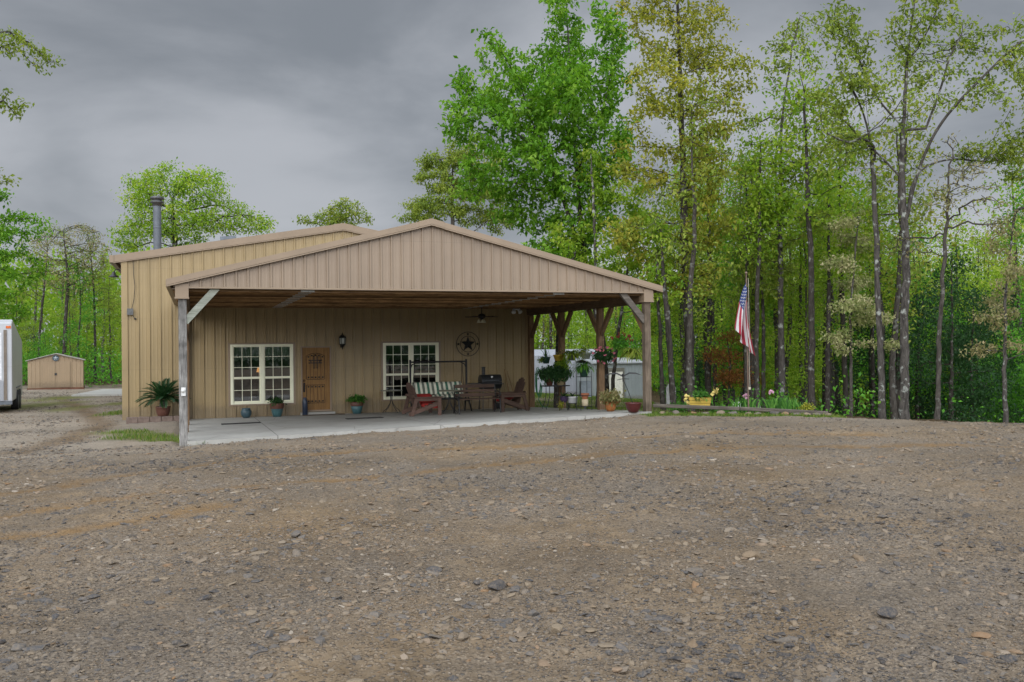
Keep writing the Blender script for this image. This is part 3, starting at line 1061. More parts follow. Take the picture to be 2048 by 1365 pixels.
# dim room behind the glass
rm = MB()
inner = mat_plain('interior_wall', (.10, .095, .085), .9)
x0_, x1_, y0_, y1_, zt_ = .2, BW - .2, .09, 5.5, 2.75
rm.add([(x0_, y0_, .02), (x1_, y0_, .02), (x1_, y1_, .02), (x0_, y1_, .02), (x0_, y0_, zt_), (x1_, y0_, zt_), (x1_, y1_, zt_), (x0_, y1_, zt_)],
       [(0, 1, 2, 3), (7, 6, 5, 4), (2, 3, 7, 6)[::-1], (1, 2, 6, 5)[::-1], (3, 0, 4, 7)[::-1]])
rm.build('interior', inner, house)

# ------------------------------------------------------------ carport
car = thing('carport', H(0, 0, 0), 'open timber carport with tan metal gable attached to the front of the building', 'carport', rz=YAW)
FB = -8.52
CL, CR, CA = 1.52, 13.20, 7.22          # eave, eave, ridge in a
ez = 3.58; rz_ = 5.05
def cz(a):
    return ez + (rz_ - ez) * (1 - abs(a - CA) / ((CA - CL) if a < CA else (CR - CA)))
mb = MB()
mb.prism([(CL, cz(CL) - .06), (CA, rz_ - .06), (CR, cz(CR) - .06), (CR, cz(CR) - .02), (CA, rz_ - .02), (CL, cz(CL) - .02)], FB - .10, -.045)
for s in np.arange(FB + .1, -.1, .305):
    for a0, a1 in ((CL, CA), (CA, CR)):
        mb.bar((a0, s, cz(a0) - .008), (a1, s, cz(a1) - .008), .05, .024)
mb.build('roof', panel, car)
gl_, gr_ = ha(377, FB), ha(1287, FB)
gw = panel_wall(gl_ - .30, gr_ + .26, lambda s: 3.45 if gl_ <= s <= gr_ else 3.45, lambda s: cz(s) - .08, .2445, gl_ + .01, lambda s, h, z: (s, FB - .02 - h * .8, z), (), (CA, gl_, gr_), True)
gw.build('gable_wall', panel, car)
mb = MB()
mb.box(gl_, gr_, FB - .055, FB + .05, 3.415, 3.452)
mb.build('bottom_trim', trim, car)
for sgn in (-1, 1):
    mb = MB()
    e0 = CL - .08 if sgn < 0 else CR + .08
    ends = [e0, CA + sgn * 2.6, CA + sgn * .28]
    for i in range(2):
        p, q = sorted((ends[i], ends[i + 1]))
        rake(mb, p, cz(p) + .04, q, cz(q) + .04, FB - .125 - .004 * i, FB - .09, .125, .035)
    mb.build('rake_trim', trim, car)
mb = MB()
for s in (-1, 1):
    p, q = sorted((CA, CA + s * .3))
    rake(mb, p, cz(p) + .05, q, cz(q) + .05, FB - .138, FB - .09, .13, .035)
mb.build('ridge_trim', trim, car)
for s in (0, 1):
    mb = MB()
    p, q = (ha(351, FB), gl_ - .0) if s == 0 else (gr_, ha(1305.5, FB))
    if s == 0:
        q = gl_ + .01
    mb.box(p, q, FB - .062, FB + .20, 3.205, 3.452 + .06)
    mb.box(p - .012, q + .012, FB - .075, FB + .21, 3.19, 3.22)
    mb.build('corner_wrap', trim, car)
for e0, s in ((CL, -1), (CR, 1)):
    mb = MB()
    mb.box(min(e0, e0 + s * .09), max(e0, e0 + s * .09), FB - .1, -.05, cz(e0) - .13, cz(e0) + .005)
    mb.build('eave_trim', trim, car)
# soffit side panel closing the left eave
mb = MB()
mb.box(CL + .02, 1.62, FB + .06, -.06, 3.40, 3.425)
mb.build('eave_soffit', trim, car)
LP = (ha(358, FB) + ha(373, FB)) / 2
RP = (ha(1289, FB) + ha(1303, FB)) / 2
PW = .085
bays = [FB + .08, -5.68, -2.84, -.12]
for a in (LP, RP):
    mb = MB()
    mb.box(a - .04, a + .04, FB + .16, -.05, 3.16, 3.42)
    mb.box(a + (.05 if a == LP else -.13), a + (.13 if a == LP else -.05), FB + .22, -.05, 3.18, 3.42)
    mb.build('beam', beam_m, car)
    for i, b in enumerate(bays):
        mb = MB()
        mb.box(a - PW, a + PW, b - PW, b + PW, -.35, 3.22 if i == 0 else 3.165)
        mm = (post_old if a == LP else post_brown) if i == 0 else timber
        po = mb.build('post', mm, car, .008)
        for s in (-1, 1):
            if (i == 0 and s < 0) or (i == 3 and s > 0):
                continue
            br = MB()
            br.bar((a, b + s * .07, 2.42), (a, b + s * .78, 3.17), .09, .14)
            br.build('brace', timber, car)
    s = 1 if a == LP else -1
    br = MB()
    br.bar((a + s * .05, bays[0] - .01, 2.70), (a + s * .70, bays[0] - .01, 3.44), .09, .15)
    br.build('brace', brace_old if a == LP else mat_wood('dark_brace', (.06, .05, .04), (.21, .185, .155), 0, scale=4), car)
mb = MB()
bo = (LP, bays[0] - PW)
mb.box(bo[0] - .04, bo[0] + .05, bo[1] - .05, bo[1] - .001, 1.12, 1.30)
mb.ball((bo[0], bo[1] - .06, 1.235), .045, 1, .8, 1, 8)
mb.build('outlet_box', mat_plain('outlet_white', (.55, .55, .53), .5), car)
rows = np.arange(FB + .14, -.15, .606)
for i, b in enumerate(rows):
    mb = MB()
    dz = random.uniform(-.006, .006)
    mb.box(1.70, 12.92, b - .019, b + .019, 3.36 + dz, 3.50 + dz)
    # rafters of the same truss up to the ridge
    mb.bar((1.55, b, cz(1.55) - .16), (CA, b, rz_ - .16), .038, .13)
    mb.bar((12.98, b, cz(12.98) - .16), (CA, b, rz_ - .16), .038, .13)
    mb.bar((CA, b, 3.5), (CA, b, rz_ - .2), .038, .09)
    for k, a in ((1, 4.3), (1, 10.3)):
        mb.bar((a, b, 3.48), ((a + CA) / 2, b, cz((a + CA) / 2) - .2), .038, .09)
    j = mb.build('truss', chord_m, car)
    for a in (4.25, 10.35):
        pl = MB()
        pl.box(a, a + .30, b - .0225, b - .0195, 3.37 + dz, 3.47 + dz)
        pl.build('nail_plate', plate_m, j)
mb = MB()
dz_ = BW + .12
mb.tube([(dz_, .1, 3.35), (dz_, .1, 1.0), (dz_, .1, -.05)], .045, 10)
mb.build('downspout', mat_plain('downspout', (.38, .26, .15), .45, 0, .1), car)
mb = MB()
for s in (-1, 1):
    mb.cyl((12.2 + s * .09, -.6, 3.34), (12.2 + s * .12, -.68, 3.24), .05, .075, 12)
mb.box(12.1, 12.3, -.66, -.54, 3.33, 3.36)
fl_ = mb.build('twin_floodlight', white)
fl_.location = H(0, 0, 0); fl_.rotation_euler = (0, 0, YAW)
tag(fl_, 'small white twin floodlight under the carport ceiling at the right wall corner', 'light')

# ==================================================================== trees
bark_dark = mat_bark('bark_dark', (.016, .0135, .011), (.068, .059, .049), .4)
bark_grey = mat_bark('bark_grey', (.022, .0195, .017), (.105, .094, .082), .75)
bark_thin = mat_bark('bark_thin', (.025, .021, .018), (.095, .084, .070), .35)
LEAF = {
    'maple': mat_leaf('leaf_maple', [(0, (0.055, 0.150, 0.010)), (.35, (0.10, 0.245, 0.016)), (.7, (0.165, 0.335, 0.026)), (1, (0.28, 0.43, 0.055))], .45),
    'olive': mat_leaf('leaf_olive', [(0, (.115, .155, .018)), (.35, (.22, .25, .028)), (.7, (.33, .325, .04)), (1, (.43, .375, .06))], .4),
    'oak': mat_leaf('leaf_oak', [(0, (0.098, 0.150, 0.022)), (.4, (0.180, 0.255, 0.033)), (.8, (0.270, 0.330, 0.048)), (1, (0.360, 0.360, 0.075))], .4),
    'spring': mat_leaf('leaf_spring', [(0, (0.090, 0.195, 0.015)), (.35, (0.180, 0.315, 0.024)), (.7, (0.300, 0.435, 0.039)), (1, (0.465, 0.495, 0.090))], .5),
    'green': mat_leaf('leaf_green', [(0, (0.045, 0.150, 0.018)), (.4, (0.083, 0.255, 0.024)), (.75, (0.135, 0.360, 0.033)), (1, (0.225, 0.420, 0.060))], .45),
    'pale': mat_leaf('leaf_pale', [(0, (0.154, 0.209, 0.055)), (.4, (0.275, 0.308, 0.110)), (.75, (0.440, 0.418, 0.209)), (1, (0.572, 0.506, 0.308))], .4),
    'tan': mat_leaf('leaf_tan', [(0, (0.115, 0.140, 0.035)), (.4, (0.205, 0.205, 0.075)), (.75, (0.31, 0.265, 0.125)), (1, (0.42, 0.33, 0.20))], .35),
    'rust': mat_leaf('leaf_rust', [(0, (0.120, 0.054, 0.018)), (.5, (0.228, 0.096, 0.026)), (1, (0.312, 0.156, 0.042))], .4),
    'dark': mat_leaf('leaf_dark', [(0, (0.013, 0.039, 0.013)), (.5, (0.023, 0.072, 0.018)), (1, (0.046, 0.111, 0.026))], .3),
    'plant': mat_leaf('leaf_plant', [(0, (0.025, 0.094, 0.015)), (.5, (0.062, 0.188, 0.025)), (1, (0.150, 0.325, 0.050))], .4),
}

def colonize(trunk, attr, step, kill, rng, up=.12, jit=.25, maxn=7000, limbs=()):
    """Branches grown from a trunk polyline towards attraction points (space colonisation)."""
    pos = [np.array(p, float) for p in trunk]
    par = [-1] + list(range(len(trunk) - 1))
    nch = [1] * len(trunk)
    for lb in limbs:
        d0 = np.linalg.norm(np.array(pos) - lb[0], axis=1); j0 = int(d0.argmin())
        last = j0
        for q in lb[1:]:
            pos.append(np.array(q, float)); par.append(last); nch.append(1); last = len(pos) - 1
    A = np.array(attr, float)
    near = np.full(len(A), -1); nd = np.full(len(A), 1e9)
    alive = np.ones(len(A), bool)
    P = np.array(pos)
    d = np.sqrt(((A[:, None] - P[None]) ** 2).sum(-1))
    # low trunk nodes do not sprout
    d[:, :max(1, int(len(trunk) * .22))] += 50
    near = d.argmin(1); nd = d.min(1)
    stall = 0
    for it in range(260):
        al = np.where(alive)[0]
        if len(al) == 0 or len(pos) > maxn: break
        src = near[al]
        dirs = A[al] - np.array(pos)[src]
        dirs /= np.linalg.norm(dirs, axis=1)[:, None] + 1e-9
        u, inv = np.unique(src, return_inverse=True)
        acc = np.zeros((len(u), 3)); np.add.at(acc, inv, dirs)
        acc /= np.linalg.norm(acc, axis=1)[:, None] + 1e-9
        acc[:, 2] += up
        acc += rng.normal(0, jit, acc.shape)
        acc /= np.linalg.norm(acc, axis=1)[:, None] + 1e-9
        new = []
        for k, s in enumerate(u):
            if nch[s] >= 4: 
                alive[al[inv == k]] = alive[al[inv == k]] & (rng.random((inv == k).sum()) > .5)
                continue
            q = pos[s] + acc[k] * step
            par.append(s); nch[s] += 1; nch.append(0)
            pos.append(q); new.append(len(pos) - 1)
        if not new: 
            stall += 1
            if stall > 4: break
            continue
        N = np.array([pos[i] for i in new])
        dd = np.sqrt(((A[al][:, None] - N[None]) ** 2).sum(-1))
        j = dd.argmin(1); mval = dd.min(1)
        upd = mval < nd[al]
        near[al[upd]] = np.array(new)[j[upd]]; nd[al[upd]] = mval[upd]
        alive &= nd > kill
    return np.array(pos), np.array(par)

def skeleton(pos, par, r_base, r_tip):
    n = len(pos)
    tips = np.zeros(n)
    kids_ = [[] for _ in range(n)]
    for i in range(1, n):
        if par[i] >= 0: kids_[par[i]].append(i)
    for i in range(n - 1, -1, -1):
        if not kids_[i]: tips[i] = 1
        if par[i] >= 0: tips[par[i]] += tips[i]
    pw = math.log(r_base / r_tip) / math.log(max(tips[0], 2))
    rad = r_tip * tips ** pw
    hh = np.clip((pos[:, 2] - pos[0, 2]) / max(np.ptp(pos[:, 2]), .1), 0, 1)
    rad = np.maximum(rad * (1 - .45 * hh * (tips > 12)), r_tip)
    return tips, rad, kids_

def branch_mesh(pos, par, rad, kids_, rng, flare=1.3, ntr=0):
    """Tubes along every path, the thicker child carrying on."""
    V, F4 = [], []
    off = 0
    starts = [0]
    stack = [(0, -1)]
    while stack:
        s, p = stack.pop()
        path = [s] if p < 0 else [p, s]
        c = s
        while kids_[c]:
            ks = sorted(kids_[c], key=lambda i: -rad[i])
            for o in ks[1:]:
                stack.append((o, c))
            c = ks[0]; path.append(c)
        if len(path) < 2: continue
        pts = pos[path]
        r = rad[path].copy()
        if p >= 0: r[0] = min(r[0], r[1] * 1.15)
        else:
            z = pts[:, 2] - pts[0, 2]
            r = r * (1 + (flare - 1) * np.exp(-z / .35))
        k = 10 if r[0] > .10 else 7 if r[0] > .05 else 5 if r[0] > .02 else 3
        t = np.gradient(pts, axis=0)
        t /= np.linalg.norm(t, axis=1)[:, None] + 1e-9
        ref = np.array([0.37, 0.93, 0.05])
        s_ = np.cross(t, ref); s_ /= np.linalg.norm(s_, axis=1)[:, None] + 1e-9
        b_ = np.cross(t, s_)
        an = np.arange(k) * 2 * np.pi / k
        lump = 1 + (rng.normal(0, .05, (len(path), k)) if k >= 7 else 0)
        ring = pts[:, None] + (s_[:, None] * np.cos(an)[None, :, None] + b_[:, None] * np.sin(an)[None, :, None]) * (r[:, None] * lump)[..., None]
        m = len(path)
        V.append(ring.reshape(-1, 3))
        i0 = off + np.arange(m - 1)[:, None] * k + np.arange(k)[None]
        i1 = off + np.arange(m - 1)[:, None] * k + (np.arange(k)[None] + 1) % k
        F4.append(np.stack([i0, i1, i1 + k, i0 + k], -1).reshape(-1, 4))
        off += m * k
    return np.concatenate(V), np.concatenate(F4)

def leaf_mesh(C, n_each, spread, size, rng, droop=.25, aspect=.55, hang=None):
    """Leaves as bent two-triangle blades scattered round the centres C."""
    C = np.repeat(C, n_each, 0)
    cl = np.repeat(rng.random(len(C) // n_each), n_each)
    n = len(C)
    P = C + rng.normal(0, spread, (n, 3)) * np.array([1, 1, .8])
    d = rng.normal(0, 1, (n, 3)); d[:, 2] -= droop
    d /= np.linalg.norm(d, axis=1)[:, None]
    nrm = rng.normal(0, .65, (n, 3)); nrm[:, 2] += .9
    s = np.cross(d, nrm); s /= np.linalg.norm(s, axis=1)[:, None] + 1e-9
    L = size * rng.uniform(.6, 1.25, n)[:, None]
    w = L * aspect * .5
    up = np.cross(s, d)
    base = P
    mid = P + d * L * .5
    tip = P + d * L + np.array([0, 0, -.12]) * L
    l = mid - s * w + up * L * .10; r = mid + s * w + up * L * .10
    V = np.stack([base, r, tip, l], 1).reshape(-1, 3)
    i = np.arange(n) * 4
    F = np.concatenate([np.stack([i, i + 1, i + 2], -1), np.stack([i, i + 2, i + 3], -1)])
    v = np.clip(cl * .62 + rng.random(n) * .38, 0, 1)
    return V, F, np.concatenate([v, v])

def ellipsoid_pts(c, r, n, rng, shell=.35):
    q = rng.normal(0, 1, (n, 3)); q /= np.linalg.norm(q, axis=1)[:, None]
    rr = (shell + (1 - shell) * rng.random(n)) ** .5
    return np.array(c) + q * rr[:, None] * np.array(r)

def resample(pts, step):
    pts = [np.array(p, float) for p in pts]
    out = [pts[0]]
    for a, b in zip(pts[:-1], pts[1:]):
        L = np.linalg.norm(b - a); k = max(1, int(round(L / step)))
        for i in range(1, k + 1):
            out.append(a + (b - a) * i / k)
    return np.array(out)

def smooth_line(pts, it=2):
    pts = [np.array(p, float) for p in pts]
    for _ in range(it):
        q = [pts[0]]
        for a, b in zip(pts[:-1], pts[1:]):
            q += [a * .75 + b * .25, a * .25 + b * .75]
        q.append(pts[-1]); pts = q
    return pts

def grow_tree(name, loc, trunk, attr, rbase, rtip, step, kill, leafm, barkm, nleaf, lsize, spread, seed, label=None, cat='tree', group=None,
              leaf_frac=1.0, tipmax=3, jit=.22, up=.1, droop=.25, aspect=.55, maxn=7000, bare=0.0, extra=None, rz=0, limbs=(), mids=True):
    """trunk and attraction points relative to loc."""
    rng = np.random.default_rng(seed)
    tr = resample(smooth_line(trunk), step)
    tr[1:, :2] += rng.normal(0, .012, (len(tr) - 1, 2))
    lb = [resample(smooth_line(l), step) for l in limbs]
    pos, par = colonize(tr, attr, step, kill, rng, up, jit, maxn, lb)
    tips, rad, ks = skeleton(pos, par, rbase, rtip)
    root = thing(name, loc, label, cat, group, rz)
    V, F = branch_mesh(pos, par, rad, ks, rng)
    np_mesh('trunk', V, F, barkm, root, smooth=True)
    c = np.where((tips <= tipmax) & (np.arange(len(pos)) >= len(tr)))[0]
    c = c[rng.random(len(c)) < leaf_frac]
    if len(c) and nleaf:
        # a second point on each twig gives finer spacing
        C = np.concatenate([pos[c], (pos[c] + pos[par[c]]) / 2]) if mids else pos[c]
        if bare: C = C[rng.random(len(C)) > bare]
        V, F, v = leaf_mesh(C, nleaf, spread, lsize, rng, droop, aspect)
        np_mesh('crown', V, F, leafm, root, v=v)
    return root

def hero(name, D, trunk_px, blobs, rbase, leafm, barkm, nleaf, lsize, label, seed, dens=1.0, step=.32, kill=.55, depth=1.0, spread=.16, group=None, base=None, lean=0, **kw):
    """A tree read off the photo: trunk pixels at depth D and crown blobs (px, py, rx, ry[, dd]) in photo pixels."""
    rng = np.random.default_rng(seed + 500)
    b = at(*trunk_px[0], D)
    loc = Vector((b.x, b.y, gz(b.x, b.y) - .08)) if base is None else Vector(base)
    tr = [np.array((0, 0, 0))]
    for p in trunk_px[1:]:
        q = at(*p, D)
        tr.append(np.array((q.x - loc.x, q.y - loc.y, q.z - loc.z)))
    s = D / FPX
    AT = []
    for bl in blobs:
        px, py, rx, ry = bl[:4]
        dd = bl[4] if len(bl) > 4 else rng.normal(0, .9) * depth
        c = at(px, py, D)
        rm = (rx + ry) / 2 * s
        vol = rx * s * ry * s * rm
        n = int(max(60, 120 * dens * vol ** .75))
        # every blob is echoed a little in front and behind so that the crown has its own depth
        e = ellipsoid_pts((c.x - loc.x, dd, c.z - loc.z), (rx * s, rm * depth * 1.15, ry * s), n, rng)
        AT.append(e)
    lims = []
    for k, l in enumerate(kw.pop('limbs_px', ())):
        dd = [0.0] + [rng.normal(0, .25) * (i + 1) * depth for i in range(len(l) - 1)]
        ll = []
        for i, p in enumerate(l):
            q = at(*p, D); ll.append(np.array((q.x - loc.x, q.y - loc.y + (np.sign(dd[1]) * .22 * i * depth), q.z - loc.z)))
        lims.append(ll)
    kw['limbs'] = lims
    AT = np.concatenate(AT)
    AT = AT[AT[:, 2] > 1.2] if kw.pop('cut', True) else AT
    return grow_tree(name, loc, tr, AT, rbase * .82, kw.pop('rt', max(.008, D * .00026)), step, kill * .9, leafm, barkm, int(nleaf * 3.5), lsize * 1.06, spread * .72, seed, label, 'tree', group, **kw)

# --- the trees one can point at
hero('maple_tree', 31, [(1212, 812), (1206, 700), (1190, 600), (1163, 520), (1140, 440), (1118, 370), (1085, 300), (1060, 230), (1040, 170)],
     [(960, 170, 60, 45), (985, 100, 30, 35), (1130, 60, 48, 85), (1220, 70, 42, 65), (1060, 165, 85, 75), (1180, 170, 85, 85), (975, 255, 85, 60), (1100, 270, 110, 75),
      (1000, 345, 95, 45), (1130, 370, 85, 55), (1225, 300, 55, 75), (930, 380, 45, 28), (1070, 440, 60, 24), (925, 200, 35, 50), (1130, -60, 60, 60), (1150, 480, 60, 35), (1095, 140, 50, 70), (1125, 205, 60, 60), (1080, 330, 60, 40), (1160, 250, 60, 60), (1040, 110, 30, 40), (985, 75, 14, 22), (920, 150, 22, 25), (1090, 30, 22, 30), (1245, 110, 20, 40), (1200, 20, 30, 30), (1180, 430, 70, 50), (1095, 520, 80, 30), (900, 250, 25, 40), (1000, 430, 40, 20)],
     .175, LEAF['maple'], bark_dark, 7, .185, 'tall bright green broad tree rising behind the right slope of the carport roof', 21, dens=1.5, spread=.19, tipmax=4, maxn=9000, up=.2, mids=False,
     limbs_px=([(1175, 560), (1163, 451), (1152, 300), (1148, 200), (1140, 60), (1135, -40)], [(1118, 385), (1065, 376), (1030, 360), (980, 352)], [(1160, 330), (1200, 240), (1225, 150), (1230, 60)], [(1085, 300), (1010, 250), (960, 200)], [(1155, 400), (1210, 330), (1240, 280)]))
hero('oak_tree', 26, [(1377, 806), (1379, 700), (1373, 560), (1367, 400), (1363, 200), (1356, 20), (1350, -120)],
     [(1340, 60, 85, 75), (1440, 60, 50, 85), (1300, 200, 65, 75), (1430, 220, 60, 85), (1285, 345, 65, 55), (1385, 340, 75, 85), (1235, 315, 30, 28), (1300, 470, 75, 55),
      (1420, 450, 60, 60), (1330, 560, 60, 45), (1245, 470, 45, 35), (1350, -80, 100, 70), (1480, 150, 25, 60), (1400, 560, 45, 40), (1275, 30, 50, 50)],
     .185, LEAF['olive'], bark_dark, 5, .125, 'tall yellow-olive oak with a dark straight trunk right of the carport', 22, dens=1.6, kill=.5, spread=.19, jit=.3, maxn=8000, up=.2)
hero('oak_tree', 27, [(1563, 815), (1562, 600), (1560, 400), (1563, 250), (1580, 120), (1602, 30)],
     [(1605, 60, 50, 45), (1545, 130, 45, 45), (1640, 110, 35, 40), (1530, 225, 55, 35), (1620, 230, 55, 45), (1500, 330, 45, 35), (1590, 340, 55, 45), (1530, 430, 50, 45), (1605, 450, 45, 45),
      (1640, 330, 35, 40), (1560, 530, 70, 45), (1510, 560, 40, 40)],
     .125, LEAF['oak'], bark_grey, 3, .13, 'slim open oak with a straight grey trunk, next to the right of the flag', 23, dens=1.5, kill=.5, spread=.17, jit=.3, rt=.0085)
hero('spreading_oak', 22.5, [(1808, 838), (1808, 700), (1812, 560), (1811, 440), (1803, 350), (1808, 250), (1815, 120), (1830, 0), (1840, -80)],
     [(1680, 30, 40, 40), (1722, 90, 45, 45), (1790, 60, 45, 60), (1850, 40, 45, 60), (1900, 90, 55, 60), (1965, 50, 60, 60), (1700, 170, 45, 35), (1885, 180, 55, 45), (1960, 160, 55, 55),
      (2025, 90, 50, 60), (1925, 225, 50, 28), (1685, 280, 55, 25), (1990, 290, 50, 22), (1760, -60, 110, 50), (1900, -60, 120, 50), (2050, 300, 45, 30), (2075, 200, 50, 60)],
     .135, LEAF['oak'], bark_grey, 3, .115, 'large oak with wide bare spreading limbs and sparse leaf clumps at the right', 24, dens=1.9, step=.27, spread=.15, jit=.3, tipmax=1, kill=.48, up=.2, rt=.0085,
     limbs_px=([(1806, 360), (1781, 320), (1757, 287), (1740, 262), (1724, 230), (1703, 205), (1687, 176), (1662, 156)], [(1804, 250), (1769, 201), (1753, 152), (1740, 102), (1724, 53), (1695, 25)],
      [(1814, 440), (1822, 369), (1835, 312), (1855, 262), (1888, 217), (1925, 176), (1970, 127), (2015, 98), (2060, 78)], [(1816, 420), (1831, 365), (1863, 328), (1909, 310), (1954, 303), (2007, 305), (2050, 300)], [(1851, 262), (1892, 172), (1917, 103), (1950, 53)], [(1812, 130), (1850, 70), (1870, 0)]))
hero('oak_tree', 23, [(1764, 838), (1760, 700), (1755, 560), (1750, 400), (1742, 280), (1733, 190), (1728, 120)],
     [(1645, 140, 35, 35), (1660, 225, 45, 35), (1720, 205, 40, 40), (1705, 300, 45, 28), (1765, 250, 35, 35), (1655, 345, 40, 28), (1780, 350, 30, 30)],
     .10, LEAF['oak'], bark_grey, 2, .115, 'grey-trunked oak just left of the large spreading oak', 25, dens=1.5, step=.27, kill=.48, spread=.15, jit=.3, tipmax=1, rt=.0085, limbs_px=([(1750, 320), (1744, 293), (1708, 283), (1679, 299), (1630, 283)], [(1745, 300), (1725, 240), (1700, 200), (1660, 150)]))
hero('bare_tree', 21, [(1873, 842), (1878, 700), (1885, 560), (1894, 440), (1900, 330)],
     [(1880, 400, 65, 55), (1930, 350, 55, 55), (1850, 480, 45, 40), (1940, 455, 40, 40), (1900, 290, 40, 30)],
     .075, LEAF['tan'], bark_thin, 2, .07, 'slender nearly leafless tree with fine twigs right of the spreading oak', 26, dens=2.0, step=.2, kill=.3, spread=.08, bare=.6, jit=.35)
hero('dogwood_tree', 19.5, [(2010, 849), (2008, 700), (2014, 560), (2030, 420)],
     [(2000, 480, 45, 55), (2045, 400, 45, 55), (1975, 560, 40, 25), (2045, 600, 45, 45), (1985, 700, 60, 18), (2060, 690, 40, 30), (1960, 640, 40, 18)],
     .06, LEAF['tan'], bark_grey, 4, .07, 'thin pale-barked tree with tan blossom sprays near the right edge', 27, dens=1.6, step=.2, kill=.3, spread=.10, jit=.3)
hero('dogwood_tree', 24.5, [(1702, 832), (1700, 700), (1702, 600), (1712, 500), (1720, 430)],
     [(1690, 450, 45, 28), (1735, 480, 45, 25), (1675, 530, 50, 18), (1740, 560, 45, 18), (1690, 615, 55, 14), (1745, 640, 40, 16), (1670, 680, 35, 20), (1780, 690, 25, 14)],
     .06, LEAF['pale'], bark_thin, 7, .085, 'small tree with pale whitish-green layered sprays beside the grey-trunked oak', 28, dens=1.8, step=.22, kill=.32, spread=.12, jit=.3)
hero('round_tree', 46, [(905, 560), (905, 470), (905, 400), (905, 330)],
     [(860, 335, 38, 50), (930, 320, 48, 45), (965, 400, 60, 45), (850, 415, 48, 35), (905, 400, 55, 45), (820, 440, 25, 16), (985, 330, 30, 40), (1010, 440, 35, 28)],
     .2, LEAF['oak'], bark_thin, 14, .15, 'rounded yellow-green tree showing above the carport ridge', 29, dens=.9, step=.45, kill=.7, spread=.22, base=(-2.9, 46, -.4))
hero('small_leaved_tree', 58, [(660, 520), (665, 460), (668, 430)],
     [(640, 436, 24, 16), (668, 432, 20, 14), (705, 424, 36, 22), (605, 446, 16, 9), (735, 438, 22, 16), (690, 450, 50, 16)],
     .15, LEAF['oak'], bark_thin, 6, .17, 'tree whose small leafy tops peek over the main roof ridge', 30, dens=1.2, step=.45, kill=.65, spread=.22, base=(-11.6, 58, -.2))
hero('broad_tree', 50, [(350, 775), (352, 600), (350, 500), (346, 440), (344, 410)],
     [(275, 385, 35, 38), (340, 375, 58, 40), (412, 380, 45, 40), (445, 430, 55, 34), (305, 440, 38, 38), (500, 445, 38, 22), (365, 450, 75, 38), (245, 470, 28, 38), (400, 350, 35, 18), (530, 452, 20, 12)],
     .26, LEAF['spring'], bark_dark, 6, .16, 'broad green tree behind the main roof beside the flue pipe', 131, dens=2.0, step=.42, kill=.6, spread=.34)
hero('bare_tree', 58, [(128, 778), (130, 650), (136, 560), (130, 500), (125, 460)],
     [(100, 500, 45, 42), (150, 480, 45, 38), (188, 515, 28, 45), (130, 560, 55, 35), (75, 540, 25, 30)],
     .17, LEAF['tan'], bark_dark, 3, .12, 'bare grey tree with a fan of fine twigs behind the tan shed', 32, dens=2.2, step=.42, kill=.5, spread=.2, bare=.3, jit=.2, up=.3, rt=.011)
hero('bare_tree', 60, [(190, 780), (190, 650), (186, 560), (180, 500)], [(170, 520, 30, 30), (205, 540, 22, 40), (185, 480, 25, 25), (200, 600, 25, 35)],
     .12, LEAF['oak'], bark_dark, 3, .12, 'dark slender half-bare tree behind the right end of the tan shed', 42, dens=2.0, step=.4, kill=.5, spread=.2, bare=.35, jit=.2, up=.3, rt=.011)
hero('bare_tree', 62, [(75, 780), (80, 650), (90, 560), (95, 490)], [(70, 500, 30, 35), (100, 470, 30, 30), (55, 570, 30, 35), (110, 540, 30, 30)],
     .12, LEAF['oak'], bark_dark, 3, .12, 'slender half-bare tree rising between the trailer and the tan shed', 43, dens=2.0, step=.4, kill=.5, spread=.2, bare=.35, jit=.2, up=.3, rt=.011)
hero('left_maple', 37, [(-40, 800), (-42, 650), (-35, 520), (-30, 440), (-30, 380)],
     [(18, 480, 32, 45), (8, 560, 38, 55), (38, 540, 26, 42), (-60, 500, 60, 90), (20, 620, 30, 40), (60, 450, 28, 25), (-30, 400, 50, 50), (15, 430, 25, 25)],
     .2, LEAF['maple'], bark_dark, 6, .16, 'dense green tree at the left edge behind the white trailer', 33, dens=1.3, step=.38, kill=.6, spread=.2).name = 'shade_tree'
hero('oak_tree', 15, [(-210, 900), (-205, 600), (-190, 300), (-170, 100), (-150, -60)],
     [(-75, 20, 45, 40), (-55, 100, 38, 35), (-50, 175, 32, 40), (-100, 110, 55, 120), (-80, 240, 45, 40), (-150, -20, 90, 90), (-40, 300, 14, 14), (-45, 345, 20, 20), (-15, 60, 22, 50), (-5, 140, 18, 40)],
     .16, LEAF['oak'], bark_grey, 5, .075, 'overhanging leafy branches of the nearest oak in the top left corner', 34, dens=1.5, step=.2, kill=.34, spread=.10, jit=.32)
hero('oak_tree', 24.5, [(2110, 845), (2105, 600), (2090, 350), (2075, 200)],
     [(2030, 170, 25, 40), (2050, 330, 35, 45), (2035, 240, 20, 35), (2090, 120, 60, 60), (2080, 420, 50, 40)],
     .11, LEAF['oak'], bark_grey, 5, .11, 'oak at the right edge of the frame with leaves hanging into it', 35, dens=1.0, step=.28, kill=.5, spread=.13, jit=.3)

